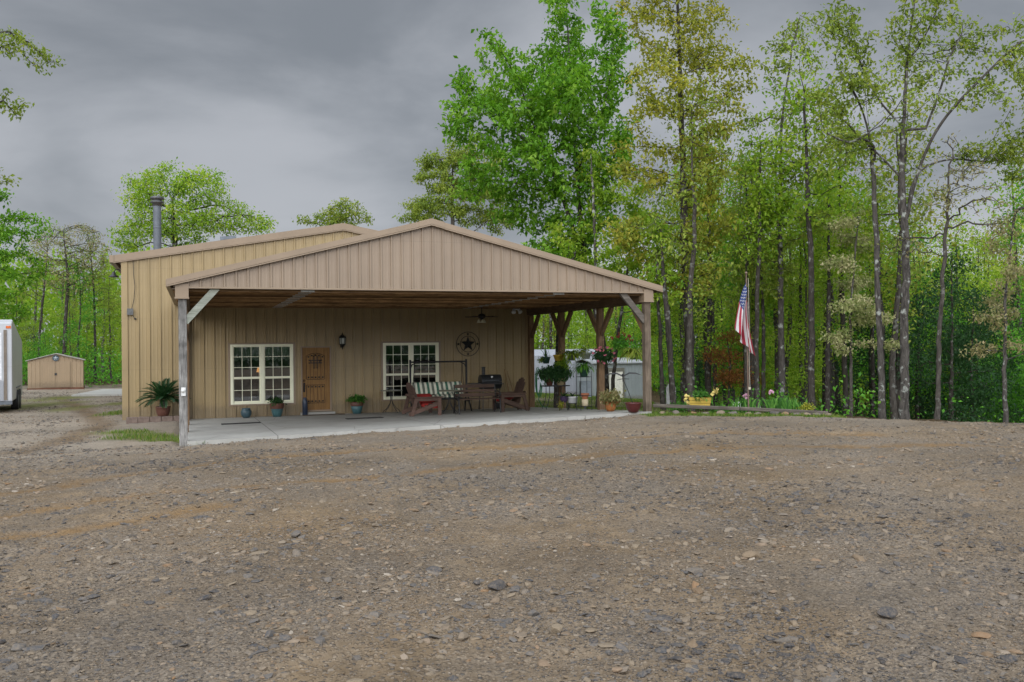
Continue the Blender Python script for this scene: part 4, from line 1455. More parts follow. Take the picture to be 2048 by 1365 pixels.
# trunks beside the right side of the carport
hero('lichened_tree', 29.5, [(1197, 806), (1198, 700), (1193, 560), (1188, 420), (1180, 300)],
     [(1200, 430, 50, 50), (1230, 360, 45, 50), (1190, 330, 50, 40), (1250, 500, 40, 50), (1205, 540, 35, 40)],
     .11, LEAF['spring'], bark_grey, 6, .13, 'grey lichened trunk close behind the third carport post', 36, dens=.9)
hero('leaning_tree', 30.5, [(1222, 800), (1230, 720), (1240, 640), (1256, 540), (1270, 430)],
     [(1290, 430, 45, 45), (1260, 400, 40, 40), (1285, 520, 40, 45), (1240, 560, 40, 40), (1300, 600, 30, 40)],
     .085, LEAF['spring'], bark_dark, 7, .13, 'slim trunk leaning right behind the pink flower basket', 37, dens=1.0)
hero('dark_tree', 29, [(1113, 818), (1114, 720), (1122, 600), (1130, 520)],
     [(1115, 530, 60, 30, 1.5), (1160, 520, 50, 35, 1.5), (1130, 460, 60, 40, 1.5)],
     .125, LEAF['spring'], bark_dark, 8, .13, 'thick dark trunk standing behind the plant table', 38, dens=1.0)
hero('oak_tree', 25.5, [(1326, 808), (1322, 720), (1318, 640), (1316, 560), (1312, 470)],
     [(1310, 480, 40, 45), (1290, 560, 35, 35), (1335, 540, 35, 35), (1300, 640, 30, 30)],
     .085, LEAF['spring'], bark_dark, 6, .12, 'slim dark trunk directly behind the right front carport post', 39, dens=1.1)
hero('oak_tree', 25, [(1348, 806), (1341, 720), (1335, 640), (1327, 560), (1322, 460)],
     [(1330, 470, 40, 40), (1350, 570, 30, 35), (1300, 420, 40, 30)],
     .10, LEAF['spring'], bark_dark, 6, .12, 'dark trunk leaning left between the slim one and the tall oak', 40, dens=1.1)
hero('oak_tree', 28, [(1527, 800), (1527, 700), (1526, 600), (1520, 500), (1510, 400)],
     [(1500, 420, 50, 40), (1540, 500, 45, 40), (1490, 540, 40, 35), (1550, 600, 40, 35), (1500, 620, 35, 25)],
     .085, LEAF['spring'], bark_dark, 7, .12, 'black slender trunk just right of the flag pole', 41, dens=1.1)

# ---------------------------------------------------------- trees of the wood
def generic(kind, leafm, barkm, h, crown_lo, rx, rbase, nleaf, lsize, seed, lean=.3, dens=1.0, tipmax=3):
    rng = np.random.default_rng(seed)
    tr = [(0, 0, 0)]
    x = y = 0.0
    for k in range(1, 6):
        x += rng.normal(0, lean * .35); y += rng.normal(0, lean * .35)
        tr.append((x, y, h * .92 * k / 5))
    AT = []
    nb = 9
    for k in range(nb):
        t = (k + .5) / nb
        z = crown_lo + (h - crown_lo) * t
        w = rx * (math.sin(math.pi * (.18 + .78 * t)) ** .8)
        for q in range(2):
            an = rng.uniform(0, 6.28); rr = w * rng.uniform(.25, .75)
            AT.append(ellipsoid_pts((x * t + rr * math.cos(an), y * t + rr * math.sin(an), z), (w * .5, w * .5, h * .07), int(16 * dens), rng))
    return grow_tree(kind, (0, 0, 0), tr, np.concatenate(AT), rbase, .007, .38, .6, leafm, barkm, int(nleaf * 1.7), lsize, .24, seed, None, 'tree', None, tipmax=tipmax, jit=.28)

PROTO = [
    generic('young_tree', LEAF['spring'], bark_thin, 9.5, 1.6, 2.3, .09, 10, .14, 201),
    generic('young_tree', LEAF['green'], bark_dark, 10.5, 2.2, 2.5, .11, 7, .17, 202),
    generic('young_tree', LEAF['oak'], bark_thin, 11.5, 3.5, 2.3, .12, 5, .16, 203),
    generic('young_tree', LEAF['spring'], bark_dark, 8.0, .8, 2.4, .08, 13, .125, 204),
    generic('tall_tree', LEAF['olive'], bark_dark, 12.5, 4.5, 2.2, .14, 4, .16, 205),
    generic('understorey_tree', LEAF['spring'], bark_thin, 5.2, .5, 2.0, .05, 16, .115, 206),
    generic('understorey_tree', LEAF['green'], bark_thin, 4.2, .4, 1.8, .045, 16, .115, 207),
    generic('dark_evergreen', LEAF['dark'], bark_dark, 6.5, .3, 2.3, .10, 13, .12, 208, .1, 1.3, 5),
    generic('pole_tree', LEAF['spring'], bark_dark, 11.0, 6.0, 1.8, .10, 6, .16, 209, .15, .7),
]
PK = [kids(o) for o in PROTO]
USED = [False] * len(PROTO)
def plant(k, x, y, s, rz, label, group):
    if not USED[k]:
        o = PROTO[k]; USED[k] = True
    else:
        o = copy_tree(PROTO[k], PK[k])
    o.location = (x, y, gz(x, y) - .1)
    o.rotation_euler = (0, 0, rz)
    o.scale = (s * random.uniform(.92, 1.08),) * 2 + (s,)
    return tag(o, label, 'tree', group)

LAB = {
    'R': ('trees of the wood right of the carport', ['light green young tree in the wood behind the flag pole', 'darker green young tree in the wood behind the flag pole',
          'olive-leaved open tree in the wood behind the flag pole', 'low bushy light green tree in the wood behind the flag pole', 'tall thin yellowish tree in the wood behind the flag pole',
          'light green understorey tree among the trunks right of the carport', 'deep green understorey tree among the trunks right of the carport',
          'dark evergreen in the shade at the right edge of the wood', 'straight dark pole-like trunk with a high light green crown in the wood']),
    'C': ('trees behind the pale sheds', ['light green young tree behind the pale sheds', 'darker green young tree behind the pale sheds', 'olive-leaved open tree behind the pale sheds',
          'low bushy light green tree behind the pale sheds', 'tall thin yellowish tree behind the pale sheds', 'light green understorey tree behind the pale sheds',
          'deep green understorey tree behind the pale sheds', 'dark evergreen behind the pale sheds', 'pole-like trunk with high crown behind the pale sheds']),
    'L': ('trees behind the tan shed', ['light green young tree behind the tan shed on the left', 'darker green young tree behind the tan shed on the left', 'olive-leaved open tree behind the tan shed on the left',
          'low bushy light green tree behind the tan shed on the left', 'tall thin yellowish tree behind the tan shed on the left', 'light green understorey tree behind the tan shed on the left',
          'deep green understorey tree behind the tan shed on the left', 'dark evergreen behind the tan shed on the left', 'pole-like trunk with high crown behind the tan shed on the left']),
}
TR = np.random.default_rng(5)
spots = []
def free(x, y, d):
    for (a, b) in spots:
        if (a - x) ** 2 + (b - y) ** 2 < d * d: return False
    spots.append((x, y)); return True
def scatter(zone, n, u0, u1, d0, d1, weights, gap, smin=.85, smax=1.15, cond=None):
    k = 0; tries = 0
    while k < n and tries < n * 60:
        tries += 1
        D = math.sqrt(TR.uniform(d0 * d0, d1 * d1)); u = TR.uniform(u0, u1)
        x = u * D / FPX
        if cond and not cond(x, D): continue
        if not free(x, D, gap): continue
        kk = int(TR.choice(len(PROTO), p=np.array(weights) / sum(weights)))
        s = TR.uniform(smin, smax)
        plant(kk, x, D, s, TR.uniform(0, 6.28), LAB[zone][1][kk], LAB[zone][0])
        k += 1
beyond = lambda x, y: x > 3.9 + .17 * (y - 22) + .3 and y > np.interp(x, BORDER[:, 0], BORDER[:, 1]) + 2.5
scatter('R', 15, 790, 1180, 27, 36, (0, .3, 0, 0, 0, 0, .6, 6, 1.5), 1.6, .7, .95, beyond)
scatter('R', 32, 300, 1180, 25, 34, (2, 1, 3, .1, 1, .5, .6, .3, 9), 1.4, .7, 1.0, lambda x, y: beyond(x, y) and x / y * FPX < 770)
scatter('R', 56, 280, 1200, 34, 52, (4, 2, 3, 1, 2, 1.5, 1.5, 1.2, 6), 1.9, .85, 1.1, beyond)
scatter('R', 46, 240, 1200, 52, 72, (4, 2, 3, 2, 3, 2, 1, .5, 2), 2.2, .95, 1.2, lambda x, y: x > 12)
scatter('C', 30, -60, 330, 72, 95, (4, 2, 2, 4, 2, 2, 1, 0, 1), 2.6, 1.0, 1.25)
scatter('L', 36, -1150, -640, 58, 84, (2, 4, 5, 1, 1, 2, 3, 1, 1), 2.2, .55, .88)
scatter('L', 8, -1180, -990, 44, 56, (2, 2, 0, 2, 0, 3, 2, 0, 0), 2.0, .6, .8, lambda x, y: not (-28.5 < x < -21 and y < 54))
def behind():
    for k, o in enumerate(PROTO):
        if not USED[k]:
            plant(k, 20 + 2 * k, 60, 1, 0, LAB['R'][1][k], LAB['R'][0])
behind()

# far wood as one mass: leaf clumps and trunks between 80 and 120 m
rng = np.random.default_rng(77)
n = 5200
an = rng.uniform(-.72, .72, n); D = rng.uniform(84, 118, n)
X = an * D
hgt = 9.5 + 4.5 * fbm(X, D * 0, .05, 3)
Z = gz_np(X, D) + hgt * rng.random(n) ** .85
C = np.stack([X, D, Z], -1)
V, F, v = leaf_mesh(C, 16, .85, .5, rng, .2, .7)
fw_ = np_mesh('woods', V, F, LEAF['spring'], v=np.clip(v * .8, 0, 1))
tag(fw_, kind='stuff')
mb = MB()
for i in range(150):
    a = rng.uniform(-.7, .7); d = rng.uniform(80, 116); x = a * d; z = gz(x, d)
    lx = rng.normal(0, .5)
    mb.tube([(x, d, z - .3), (x + lx * .5, d, z + 4), (x + lx, d, z + 9.5)], [.19, .14, .04], 5)
tw = mb.build('woods_trunks', bark_dark)
tag(tw, kind='stuff')
# the wood across the yard, behind the camera: what the window panes mirror
rng = np.random.default_rng(78)
n = 2600
X = rng.uniform(-25, 105, n); Y = rng.uniform(-46, -32, n)
C = np.stack([X, Y, -.5 + (2.6 + 2.2 * fbm(X, Y * 0, .08, 3)) * rng.random(n) ** .9], -1)
V, F, v = leaf_mesh(C, 12, .8, .5, rng, .2, .7)
tag(np_mesh('woods_across', V, F, LEAF['dark'], v=v), kind='stuff')
# brush on the floor of the wood
n = 1700
an = rng.uniform(.13, .72, n); D = np.sqrt(rng.uniform(22 ** 2, 60 ** 2, n)); X = an * D
keep = (an < .42) | (rng.random(n) < .25); X, D = X[keep], D[keep]
by = np.interp(X, BORDER[:, 0], BORDER[:, 1])
k = (X > 4.3 + .17 * (D - 22)) & (D > by + 1.2)
X, D = X[k], D[k]
C = np.stack([X, D, gz_np(X, D) + rng.random(len(X)) ** 2.0 * .8 + .06], -1)
V, F, v = leaf_mesh(C, 9, .24, .12, rng, .1, .6)
br = np_mesh('undergrowth', V, F, LEAF['green'], v=v)
tag(br, kind='stuff')
n = 900
an = rng.uniform(-.68, -.34, n); D = np.sqrt(rng.uniform(52 ** 2, 75 ** 2, n)); X = an * D
C = np.stack([X, D, gz_np(X, D) + rng.random(len(X)) ** 1.5 * 1.8 + .08], -1)
V, F, v = leaf_mesh(C, 12, .35, .2, rng, .1, .6)
br = np_mesh('brush', V, F, LEAF['green'], v=v)
tag(br, kind='stuff')

# ================================================================ objects
terra = mat_plain('terracotta', (.30, .11, .055), .8, 0, .25, 8)
brown_pot = mat_plain('brown_pot', (.11, .045, .03), .5, 0, .25, 8)
turq = mat_plain('turquoise_glaze', (.05, .115, .122), .35, 0, .2, 6)
navy = mat_plain('dark_blue_glaze', (.022, .032, .055), .3, 0, .3, 6)
teal = mat_plain('blue_grey_glaze', (.04, .075, .09), .35, 0, .3, 6)
soil_m = mat_plain('potting_soil', (.035, .025, .017), .95)
redwood = mat_wood('reddish_stained_wood', (.065, .038, .028), (.165, .10, .077), 0, .8, 5)
darkwood = mat_wood('dark_slat_wood', (.035, .02, .014), (.105, .062, .042), 0, .7, 5)
rust_cush = mat_plain('red_cushion', (.42, .035, .03), .8, 0, .2, 6)
green_pot = mat_plain('green_plastic', (.03, .075, .055), .5)
yellow_pot = mat_plain('yellow_plastic', (.38, .255, .03), .5, 0, .12)
white_pot = mat_plain('white_plastic', (.60, .61, .61), .5, 0, .1)
orange_pot = mat_plain('orange_glaze', (.27, .10, .028), .4, 0, .35, 12)
pink_m = mat_plain('pink_petals', (.46, .13, .17), .7, 0, .3, 30)
red_m = mat_plain('red_petals', (.17, .022, .014), .7, 0, .35, 30)
yel_m = mat_plain('yellow_petals', (.50, .40, .12), .7, 0, .3, 30)
mauve_m = mat_plain('mauve_petals', (.50, .28, .36), .7, 0, .3, 30)
rubber = mat_plain('rubber', (.018, .018, .018), .8)
mat_dark = mat_plain('doormat', (.022, .021, .020), .95)
stick_m = mat_wood('stick_wood', (.16, .09, .04), (.36, .22, .11), 2)
hose_m = mat_plain('hose_green', (.03, .17, .07), .5)
PLANT = LEAF['plant']

def on_slab(name, a, b, label, cat, group=None, rz=0.0):
    return thing(name, H(a, b, slab_z(a, b)), label, cat, group, YAW + rz)

def bush(parent, c, r, rz_, n, size, leafm, seed, droop=.3, aspect=.5, name='foliage', per=6):
    rg = np.random.default_rng(seed)
    C = ellipsoid_pts(c, (r, r, rz_), n, rg, .15)
    V, F, v = leaf_mesh(C, per, size * .5, size, rg, droop, aspect)
    st = MB()
    for k in range(0, min(n, 26)):
        q = C[k]
        st.tube([(c[0], c[1], c[2] - rz_), ((c[0] + q[0]) / 2, (c[1] + q[1]) / 2, (c[2] + q[2]) / 2 + .02), tuple(q)], .005, 4)
    SV = np.array(st.v); SF = np.array([f for f in st.f if len(f) == 4]) + len(V)
    return np_mesh(name, np.concatenate([V, SV]), [F, SF], [leafm], parent, v=np.concatenate([v, np.full(len(SF), .15)]))

def blades(parent, c, n, length, w, leafm, seed, arch=1.0, up=.6, name='foliage', segs=7, fall=1.0):
    """Arching strap leaves from one centre."""
    rg = np.random.default_rng(seed)
    mb = MB(); vv = []
    for k in range(n):
        an = rg.uniform(0, 6.28); L = length * rg.uniform(.6, 1.15); el = rg.uniform(.35, 1.35) * up * 1.3
        p = Vector((c[0] + rg.normal(0, .015), c[1] + rg.normal(0, .015), c[2]))
        d = Vector((math.cos(an) * math.cos(el), math.sin(an) * math.cos(el), math.sin(el)))
        pts = [p.copy()]
        for s in range(segs):
            p = p + d * (L / segs)
            d.z -= arch * fall / segs * rg.uniform(.8, 1.4)
            d.normalize()
            pts.append(p.copy())
        before = len(mb.f)
        mb.leafstrip(pts, w * rg.uniform(.7, 1.2))
        vv += [rg.random()] * (len(mb.f) - before)
    return mb.build(name, leafm, parent, vattr=vv)

def blossoms(parent, pts, r, m, name='blossoms', seed=0):
    rg = np.random.default_rng(seed)
    mb = MB()
    for p in pts:
        for k in range(5):
            q = np.array(p) + rg.normal(0, r * .5, 3)
            n = rg.normal(0, 1, 3); n[1] -= .8; n /= np.linalg.norm(n)
            u = np.cross(n, (0, 0, 1.01)); u /= np.linalg.norm(u) + 1e-9; w_ = np.cross(n, u)
            vs = [tuple(q + n * .01)]
            for i in range(8):
                an = i * math.pi / 4; rr = r * (1.0 if i % 2 == 0 else .62)
                vs.append(tuple(q + (u * math.cos(an) + w_ * math.sin(an)) * rr))
            mb.add(vs, [(0, i + 1, (i + 1) % 8 + 1) for i in range(8)])
    return mb.build(name, m, parent)

def pot(parent, prof, m, name='pot', soil=True, c=(0, 0, 0)):
    mb = MB(); mb.lathe(prof, 24, 0, c)
    o = mb.build(name, m, parent)
    if soil:
        r, z = prof[-1]
        s = MB(); s.lathe([(.001, z - .025), (r * .97, z - .03)], 20, 0, c)
        s.build('soil', soil_m, parent)
    return o

def round_pot(r, h, lip=.012):
    return [(.001, 0), (r * .62, 0), (r * .86, h * .3), (r * .98, h * .62), (r, h * .86), (r + lip, h * .9), (r + lip, h), (r - .012, h), (r - .016, h * .93)]
def cone_pot(r0, r1, h, lip=.012):
    return [(.001, 0), (r0, 0), (r1 * .97, h * .82), (r1 + lip, h * .84), (r1 + lip, h), (r1 - .012, h), (r1 - .016, h * .94)]

# ---- against the wall ------------------------------------------------------
def wall_a(px): return ha(px, -.25)
t_ = on_slab('plant_pot', wall_a(490.5), -.42, 'small empty blue-grey glazed jar under the left window', 'pot')
pot(t_, [(.001, 0), (.10, 0), (.15, .09), (.165, .18), (.14, .25), (.115, .27), (.14, .29), (.13, .295), (.11, .26)], teal, 'jar', False)
t_ = on_slab('potted_plant', wall_a(552), -.42, 'turquoise pot with dark brown rim and low dark leaves under the left window', 'potted plant')
pot(t_, [(.001, 0), (.12, 0), (.165, .14), (.185, .25), (.19, .255), (.20, .40), (.185, .41), (.17, .38)], turq)
m_ = MB(); m_.lathe([(.189, .25), (.204, .27), (.212, .40), (.215, .415), (.18, .416), (.17, .38)], 24); m_.build('rim', brown_pot, t_)
bush(t_, (0, 0, .47), .17, .08, 46, .10, LEAF['dark'], 1)
blades(t_, (0, 0, .40), 16, .25, .02, LEAF['dark'], 2, 1.2)
t_ = on_slab('potted_plant', wall_a(711), -.40, 'turquoise bowl pot with dense small green leaves right of the door', 'potted plant')
pot(t_, [(.001, 0), (.12, 0), (.16, .12), (.195, .25), (.185, .255), (.17, .22)], turq)
m_ = MB(); m_.lathe([(.19, .245), (.205, .27), (.225, .38), (.19, .385), (.17, .34)], 24); m_.build('rim', brown_pot, t_)
bush(t_, (0, 0, .46), .29, .12, 130, .075, LEAF['plant'], 3, .3, .6)
t_ = on_slab('tall_vase', ha(608.8, -.24), -.24, 'tall slim dark blue vase standing in front of the left edge of the door', 'vase')
pot(t_, [(.001, 0), (.072, 0), (.082, .02), (.083, .38), (.080, .46), (.055, .515), (.05, .54), (.06, .555), (.05, .56), (.04, .53)], navy, 'body', False)

def wall_thing(name, px, py, out, label, cat):
    a = ha(px, -out)
    return thing(name, H(a, -out, hz(px, py, -out)), label, cat, None, YAW)
ln = wall_thing('wall_lantern', 685, 683, .17, 'black wall lantern with clear glass mounted right of the door', 'lantern')
m_ = MB()
m_.lathe([(.001, -.27), (.012, -.25), (.02, -.2), (.05, -.17), (.075, -.12), (.095, -.11), (.095, -.09), (.001, -.085)], 6)
m_.lathe([(.001, .12), (.10, .115), (.115, .10), (.115, .125), (.075, .17), (.05, .20), (.03, .21), (.03, .225), (.012, .25), (.001, .29)], 6)
for k in range(6):
    an = math.pi * k / 3
    m_.bar((.092 * math.cos(an), .092 * math.sin(an), -.09), (.107 * math.cos(an), .107 * math.sin(an), .11), .012, .012)
m_.build('frame', black_iron, ln)
m_ = MB(); m_.lathe([(.082, -.085), (.097, .105)], 6, smooth=False); m_.build('shade', mat_plain('frosted_glass', (.36, .38, .34), .3), ln)
m_ = MB(); m_.tube([(0, .12, -.11), (0, .05, -.2), (0, 0, -.22)], .012, 6); m_.box(-.05, .05, .125, .165, -.2, .08); m_.build('bracket', black_iron, ln)

st = wall_thing('wall_star', 936, 688.5, .05, 'round dark metal wall ornament with a five-pointed star in double rings', 'wall ornament')
m_ = MB()
Rr = .405
for rad, th in ((Rr, .011), (Rr * .66, .010)):
    m_.tube([(rad * math.cos(2 * math.pi * k / 48), 0, rad * math.sin(2 * math.pi * k / 48)) for k in range(49)], th, 6, caps=False)
m_.build('ring', black_iron, st)
m_ = MB()
for k in range(5):
    an = math.pi / 2 + k * 2 * math.pi / 5
    for s in (-1, 1):
        bn = an + s * math.pi / 5
        m_.add([(0, -.06, 0), (Rr * .66 * math.cos(an), 0, Rr * .66 * math.sin(an)), (Rr * .27 * math.cos(bn), 0, Rr * .27 * math.sin(bn))], [(0, 1, 2) if s < 0 else (0, 2, 1)])
m_.build('star', black_iron, st)
for k in range(4):
    an = math.pi / 2 * k
    m_ = MB()
    for j in range(5):
        a1 = math.pi / 2 + j * 2 * math.pi / 5
        for s in (-1, 1):
            b1 = a1 + s * math.pi / 5
            cx, cz_ = Rr * .83 * math.cos(an), Rr * .83 * math.sin(an)
            m_.add([(cx, -.02, cz_), (cx + .055 * math.cos(a1), 0, cz_ + .055 * math.sin(a1)), (cx + .024 * math.cos(b1), 0, cz_ + .024 * math.sin(b1))], [(0, 1, 2) if s < 0 else (0, 2, 1)])
    m_.build('small_star', black_iron, st)

jb = wall_thing('junction_box', 261, 624, .05, 'grey junction box with a thin black cable high on the front wall', 'junction box')
m_ = MB(); m_.box(-.075, .075, -.05, .02, -.085, .085); m_.box(-.085, .085, -.058, -.05, -.095, .095); m_.cyl((0, -.057, 0), (0, -.075, 0), .04, .04, 12)
m_.build('box', mat_plain('box_grey', (.11, .11, .105), .5, .4), jb)
m_ = MB(); zt = hz(268, 522, -.04) - hz(261, 624, -.05)
m_.tube([(.04, .0, .08), (.10, -.0, .35), (.135, .0, .75), (.10, .0, 1.1), (.09, .0, zt)], .009, 6); m_.tube([(.05, 0, -.08), (.10, .0, -.16), (.13, -.0, -.2)], .009, 6); m_.ball((.135, 0, -.21), .03)
m_.build('cable', black_iron, jb)

bl_ = thing('barn_lamp', H(-.03, .28, hz(238, 549, .2)), 'dark gooseneck barn lamp sticking out from the left side of the building', 'lamp', None, YAW)
m_ = MB(); m_.tube([(0, 0, .05), (-.10, 0, .16), (-.20, 0, .14), (-.24, 0, .06)], .014, 8); m_.build('arm', black_iron, bl_)
m_ = MB(); m_.lathe([(.03, .08), (.05, .05), (.06, .0), (.15, -.07), (.152, -.08), (.055, -.02)], 18, 0, (-.24, 0, 0)); m_.build('shade', dark_metal, bl_)

for px, py, wid, lab in ((482, 847.5, 76, 'dark doormat lying on the slab below the left window'), (729, 837, 84, 'dark doormat lying on the slab right of the door')):
    a, b = slab_pt(px, py)
    o = MB()
    L = 1.02
    vs = []
    for i, (x, y) in enumerate(((-L / 2, -.22), (L / 2, -.22), (L / 2, .22), (-L / 2, .22))):
        vs.append((a + x, b + y, slab_z(a + x, b + y) + .014))
    o.add(vs + [(x, y, z - .012) for x, y, z in vs], [(0, 1, 2, 3), (0, 4, 5, 1), (1, 5, 6, 2), (2, 6, 7, 3), (3, 7, 4, 0)])
    q = o.build('doormat', mat_dark); q.location = (OX, OY, 0); q.rotation_euler = (0, 0, YAW)
    tag(q, lab, 'doormat')
a_, b_ = ha(640, -.5), -.48
o = MB(); o.box(-.55, .75, -.16, .16, 0, .014); q = o.build('doormat', mat_plain('mat_brown', (.075, .058, .04), .95)); q.location = H(a_, b_, slab_z(a_, b_) + .004); q.rotation_euler = (0, 0, YAW)
tag(q, 'brown doormat directly in front of the door', 'doormat')

# ---- ceiling fan -----------------------------------------------------------
fb_ = -1.6
fa_ = ha(964, fb_)
fz = hz(964, 634, fb_)
fan = thing('ceiling_fan', H(fa_, fb_, fz), 'dark ceiling fan with frosted light cups hanging under the carport', 'ceiling fan', None, YAW)
m_ = MB(); m_.cyl((0, 0, .08), (0, 0, 3.36 - fz), .014); m_.lathe([(.001, .30), (.05, .29), (.06, .34)], 14); m_.build('downrod', black_iron, fan)
m_ = MB(); m_.lathe([(.001, -.10), (.05, -.09), (.06, -.05), (.11, -.04), (.125, .02), (.11, .07), (.05, .10), (.001, .10)], 20); m_.build('motor', black_iron, fan)
for k in range(5):
    an = k * 2 * math.pi / 5 + .05
    m_ = MB()
    M_ = Matrix.Rotation(an, 4, 'Z') @ Matrix.Rotation(.18, 4, 'X')
    m_.box(.10, .2, -.02, .02, -.006, .004, 0, M_)
    m_.prism([(.18, -.045), (.52, -.066), (.555, -.04), (.555, .04), (.52, .066), (.18, .045)], -.005, .005, 0, 'z')
    for i in range(8, len(m_.v)): m_.v[i] = tuple(M_ @ Vector(m_.v[i]))
    m_.build('blade', darkwood, fan)
fc = mat_plain('frosted_cup', (.55, .52, .38), .4)
for k in range(3):
    an = k * 2 * math.pi / 3 + .5
    m_ = MB(); m_.lathe([(.022, 0), (.05, -.05), (.065, -.10), (.055, -.10), (.03, -.04)], 14, 0, (.10 * math.cos(an), .10 * math.sin(an), -.09)); m_.build('light_cup', fc, fan)

# ---- bistro tables ----------------------------------------------------------
def bistro(name, a, b, r, h, label, legs=4, sprd=.26):
    t = on_slab(name, a, b, label, 'table')
    m = MB(); m.lathe([(.001, h - .022), (r - .015, h - .022), (r, h - .012), (r, h), (r - .02, h + .004), (.001, h + .004)], 32); m.build('table_top', mat_plain(name + '_top', (.17, .17, .125), .35, .2, .2, 14), t)
    for k in range(legs):
        an = k * 2 * math.pi / legs + .4
        c, s = math.cos(an), math.sin(an)
        m = MB()
        m.tube([(.03 * c, .03 * s, h - .03), (.028 * c, .028 * s, h * .55), (.06 * c, .06 * s, h * .42), (sprd * .62 * c, sprd * .62 * s, h * .2), (sprd * c, sprd * s, .07), (sprd * 1.12 * c, sprd * 1.12 * s, .02), (sprd * 1.05 * c, sprd * 1.05 * s, .008)], .0105, 7)
        m.build('leg', black_iron, t)
    return t
a, b = slab_pt(783, 826)
bistro('bistro_table', a, b, .36, .72, 'round metal bistro table with curled thin legs in front of the right window', 4, .30)
a, b = slab_pt(899, 829)
bistro('bistro_table', a, b, .34, .70, 'round bistro table half hidden between the striped swing and the dark bench', 4, .27)

# ---- swing with striped cushion ---------------------------------------------
a0, b0 = slab_pt(812, 823)
sw_b = -1.55
al_, ar_ = ha(820, sw_b), ha(932, sw_b)
zt_ = hz(876, 724, sw_b)
sw = thing('porch_swing', H((al_ + ar_) / 2, sw_b, slab_z((al_ + ar_) / 2, sw_b)), 'black metal frame swing with a green and white striped cushion', 'swing', None, YAW)
W2 = (ar_ - al_) / 2; zt_ -= slab_z((al_ + ar_) / 2, sw_b)
m_ = MB(); m_.tube([(-W2 - .02, 0, zt_), (W2 + .02, 0, zt_)], .028, 10); m_.build('top_bar', black_iron, sw)
for s in (-1, 1):
    m_ = MB()
    m_.tube([(s * W2, 0, zt_ + .07), (s * W2, 0, .62)], .034, 10)
    m_.tube([(s * W2, 0, .72), (s * (W2 + .05), -.38, .0)], .026, 8)
    m_.tube([(s * W2, 0, .72), (s * (W2 + .05), .38, .0)], .026, 8)
    m_.tube([(s * (W2 + .03), -.2, .33), (s * (W2 + .03), .2, .33)], .018, 8)
    m_.build('side_frame', black_iron, sw)
    m_ = MB()
    m_.tube([(s * W2, 0, zt_ - .24), (s * (W2 - .05), 0, zt_ - .09), (s * (W2 - .2), 0, zt_ - .01)], .018, 8)
    m_.build('brace', black_iron, sw)
    m_ = MB()
    m_.tube([(s * (W2 - .14), 0, zt_), (s * (W2 - .12), -.14, .56)], .008, 6)
    m_.tube([(s * (W2 - .14), 0, zt_), (s * (W2 - .12), .2, .78)], .008, 6)
    m_.build('hanger', black_iron, sw)
stripe = NT('striped_canvas')
g_ = stripe.node('ShaderNodeTexCoord'); sp = stripe.node('ShaderNodeSeparateXYZ'); stripe.link(g_.outputs['Object'], sp.inputs[0])
w1 = stripe.math('FRACT', stripe.math('MULTIPLY', stripe.math('ADD', sp.outputs['X'], 5.0), 1 / .152))
f1 = stripe.math('GREATER_THAN', w1, .48)
w2 = stripe.math('GREATER_THAN', stripe.math('FRACT', stripe.math('MULTIPLY', stripe.math('ADD', sp.outputs['X'], 5.0), 1 / .304)), .5)
gcol = stripe.mix(w2, (.055, .145, .10), (.14, .155, .125))
stripe.color(stripe.mix(stripe.ramp(stripe.noise(stripe.coords('Object'), 7, 4, .7), [(.5, 0), (.8, .35)]), stripe.mix(f1, (.60, .59, .47), gcol), (.30, .29, .22)))
stripe_m = stripe.done(.9, 0, .15)
def cushion(w, d, th, seed, nx=40, ny=12):
    m = MB(); rg = random.Random(seed)
    vs = []
    for side in (1, -1):
        for j in range(ny + 1):
            for i in range(nx + 1):
                x = -w / 2 + w * i / nx; y = -d / 2 + d * j / ny
                e = (1 - abs(2 * i / nx - 1) ** 6) * (1 - abs(2 * j / ny - 1) ** 5)
                tuft = .012 * math.cos(2 * math.pi * i / nx * 4) * math.cos(math.pi * (2 * j / ny - 1))
                vs.append((x, y, side * (th / 2 * (.25 + .75 * e) + tuft * e) + rg.uniform(-.002, .002)))
    fs = []; N = (nx + 1) * (ny + 1)
    for j in range(ny):
        for i in range(nx):
            q = j * (nx + 1) + i
            fs.append((q, q + 1, q + nx + 2, q + nx + 1)); fs.append((N + q, N + q + nx + 1, N + q + nx + 2, N + q + 1))
    rim = [i for i in range(nx)] + [j * (nx + 1) + nx for j in range(ny)] + [ny * (nx + 1) + i for i in range(nx, 0, -1)] + [j * (nx + 1) for j in range(ny, 0, -1)]
    for k in range(len(rim)):
        p, q = rim[k], rim[(k + 1) % len(rim)]
        fs.append((p, N + p, N + q, q))
    m.add(vs, fs, 0, True)
    return m
cw = 2 * W2 - .22
c_ = cushion(cw, .52, .11, 1)
sc_m = c_.build('seat_cushion', stripe_m, sw); sc_m.location = (0, -.04, .52); sc_m.rotation_euler = (R(8), 0, 0)
c_ = cushion(cw, .46, .11, 2)
bk = c_.build('back_cushion', stripe_m, sw); bk.location = (0, .10, .74); bk.rotation_euler = (R(58), 0, 0)
m_ = MB(); m_.box(-cw / 2, cw / 2, -.28, .22, .40, .43); m_.box(-cw / 2, cw / 2, .20, .235, .43, .92)
m_.build('seat', black_iron, sw)

